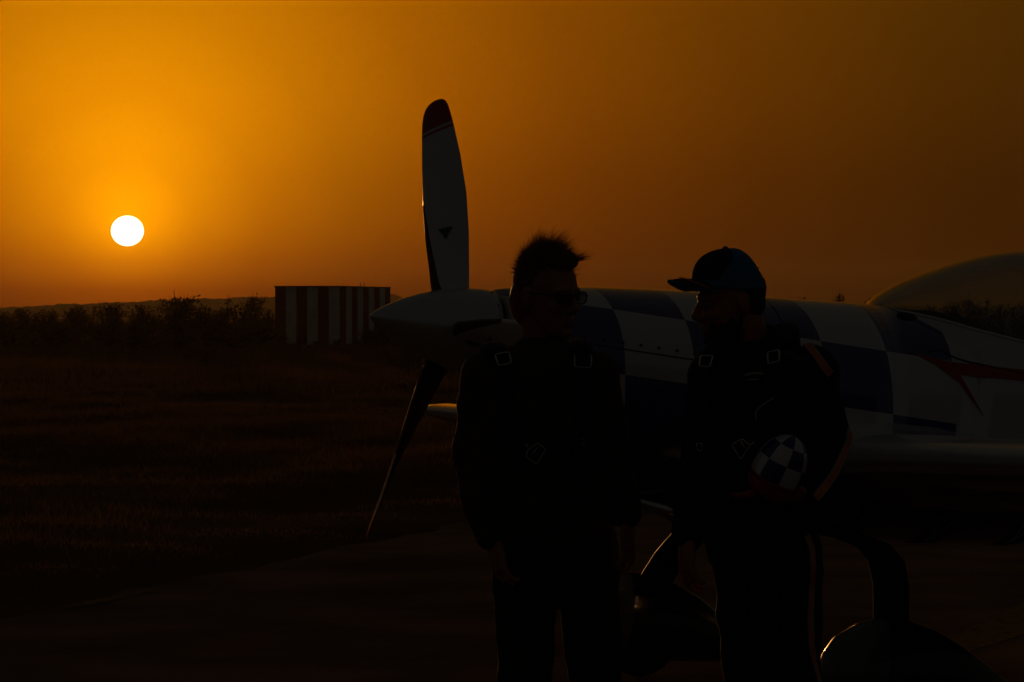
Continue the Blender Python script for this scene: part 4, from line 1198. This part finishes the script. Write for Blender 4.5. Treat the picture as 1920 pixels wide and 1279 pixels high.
# ---- checkered flying helmet carried in the hand -------------------------------------------------------
hc = w2(1466, 868, -.175)
ax = Vector((.48, -.2, 1)).normalized(); e1 = Vector((1, .1, -.2)); e1 = (e1 - ax * e1.dot(ax)).normalized(); e2 = ax.cross(e1)
helm = empty('flying_helmet', hc - ax * .06)
tag(helm, 'soft blue and white checkered flying helmet with red rim under the capped man\'s arm', 'helmet')
rings = []; NK = 48; bands = [0, .08, .16, .27, .39, .5, .6, .71, .81, .92, 1.0]
for f_ in bands:
    r_ = np.interp(f_, bands, [.002, .026, .039, .051, .062, .068, .073, .077, .079, .079, .075]); z = .085 - .145 * f_ ** 1.25
    rings.append([ax * z + e1 * (r_ * .98 * math.cos(t) * (1 + .05 * f_ * math.sin(3 * t + 1))) + e2 * (r_ * 1.08 * math.sin(t) * (1 + .05 * f_ * math.sin(5 * t))) for t in [2 * math.pi * q / NK for q in range(NK)]])
mb = MB()
mb.loft(rings, cap=True, mf=lambda i, j: 2 if bands[i] >= .92 else ((0 if bands[i] < .27 else 1 if bands[i] < .6 else 2 if False else 0) + (j // 6)) % 2)
mb.v = [Vector(v) + ax * .06 for v in mb.v]
mb.build('shell', [M_white, M_blue, M_red], helm)
rings = [[r - ax * 0 for r in rings[-1]]]
for k, (dz, s) in enumerate(((-.012, .98), (-.026, .9), (-.034, .78))):
    rings.append([ax * (rings[0][0].dot(ax) + dz) + (p - ax * p.dot(ax)) * s for p in rings[0]])
mb = MB(); mb.loft(rings, cap=False); mb.v = [Vector(v) + ax * .06 for v in mb.v]; mb.build('neck_band', M_red, helm)
c0 = rings[-1]
mb = MB(); q0 = ax * .06; mb.tube([c0[30] + q0, c0[30] + q0 - ax * .02 - e1 * .02, c0[27] + q0 - ax * .04 - e1 * .03, c0[24] + q0 - ax * .045 - e1 * .035], [.008, .009, .008, .006], n=8, flat=.4); mb.build('chin_strap', M_red, helm)

# ------------------------------------------------------------------ dusty evening air
mb = MB(); mb.box((0, 850, 12.5), (2600, 2000, 28))
hz = mb.build('haze', M_soil, smooth=False)
mh = bpy.data.materials.new('dusty_air'); mh.use_nodes = True; nh = mh.node_tree; nh.nodes.clear()
ho = nh.nodes.new('ShaderNodeOutputMaterial'); hv_ = nh.nodes.new('ShaderNodeVolumePrincipled')
hv_.inputs['Color'].default_value = (.92, .70, .42, 1); hv_.inputs['Density'].default_value = .00005; hv_.inputs['Anisotropy'].default_value = .6
nh.links.new(hv_.outputs[0], ho.inputs['Volume'])
hz.data.materials.clear(); hz.data.materials.append(mh)
tag(hz, 'thin dusty evening air over the whole airfield', 'haze', kind='stuff')
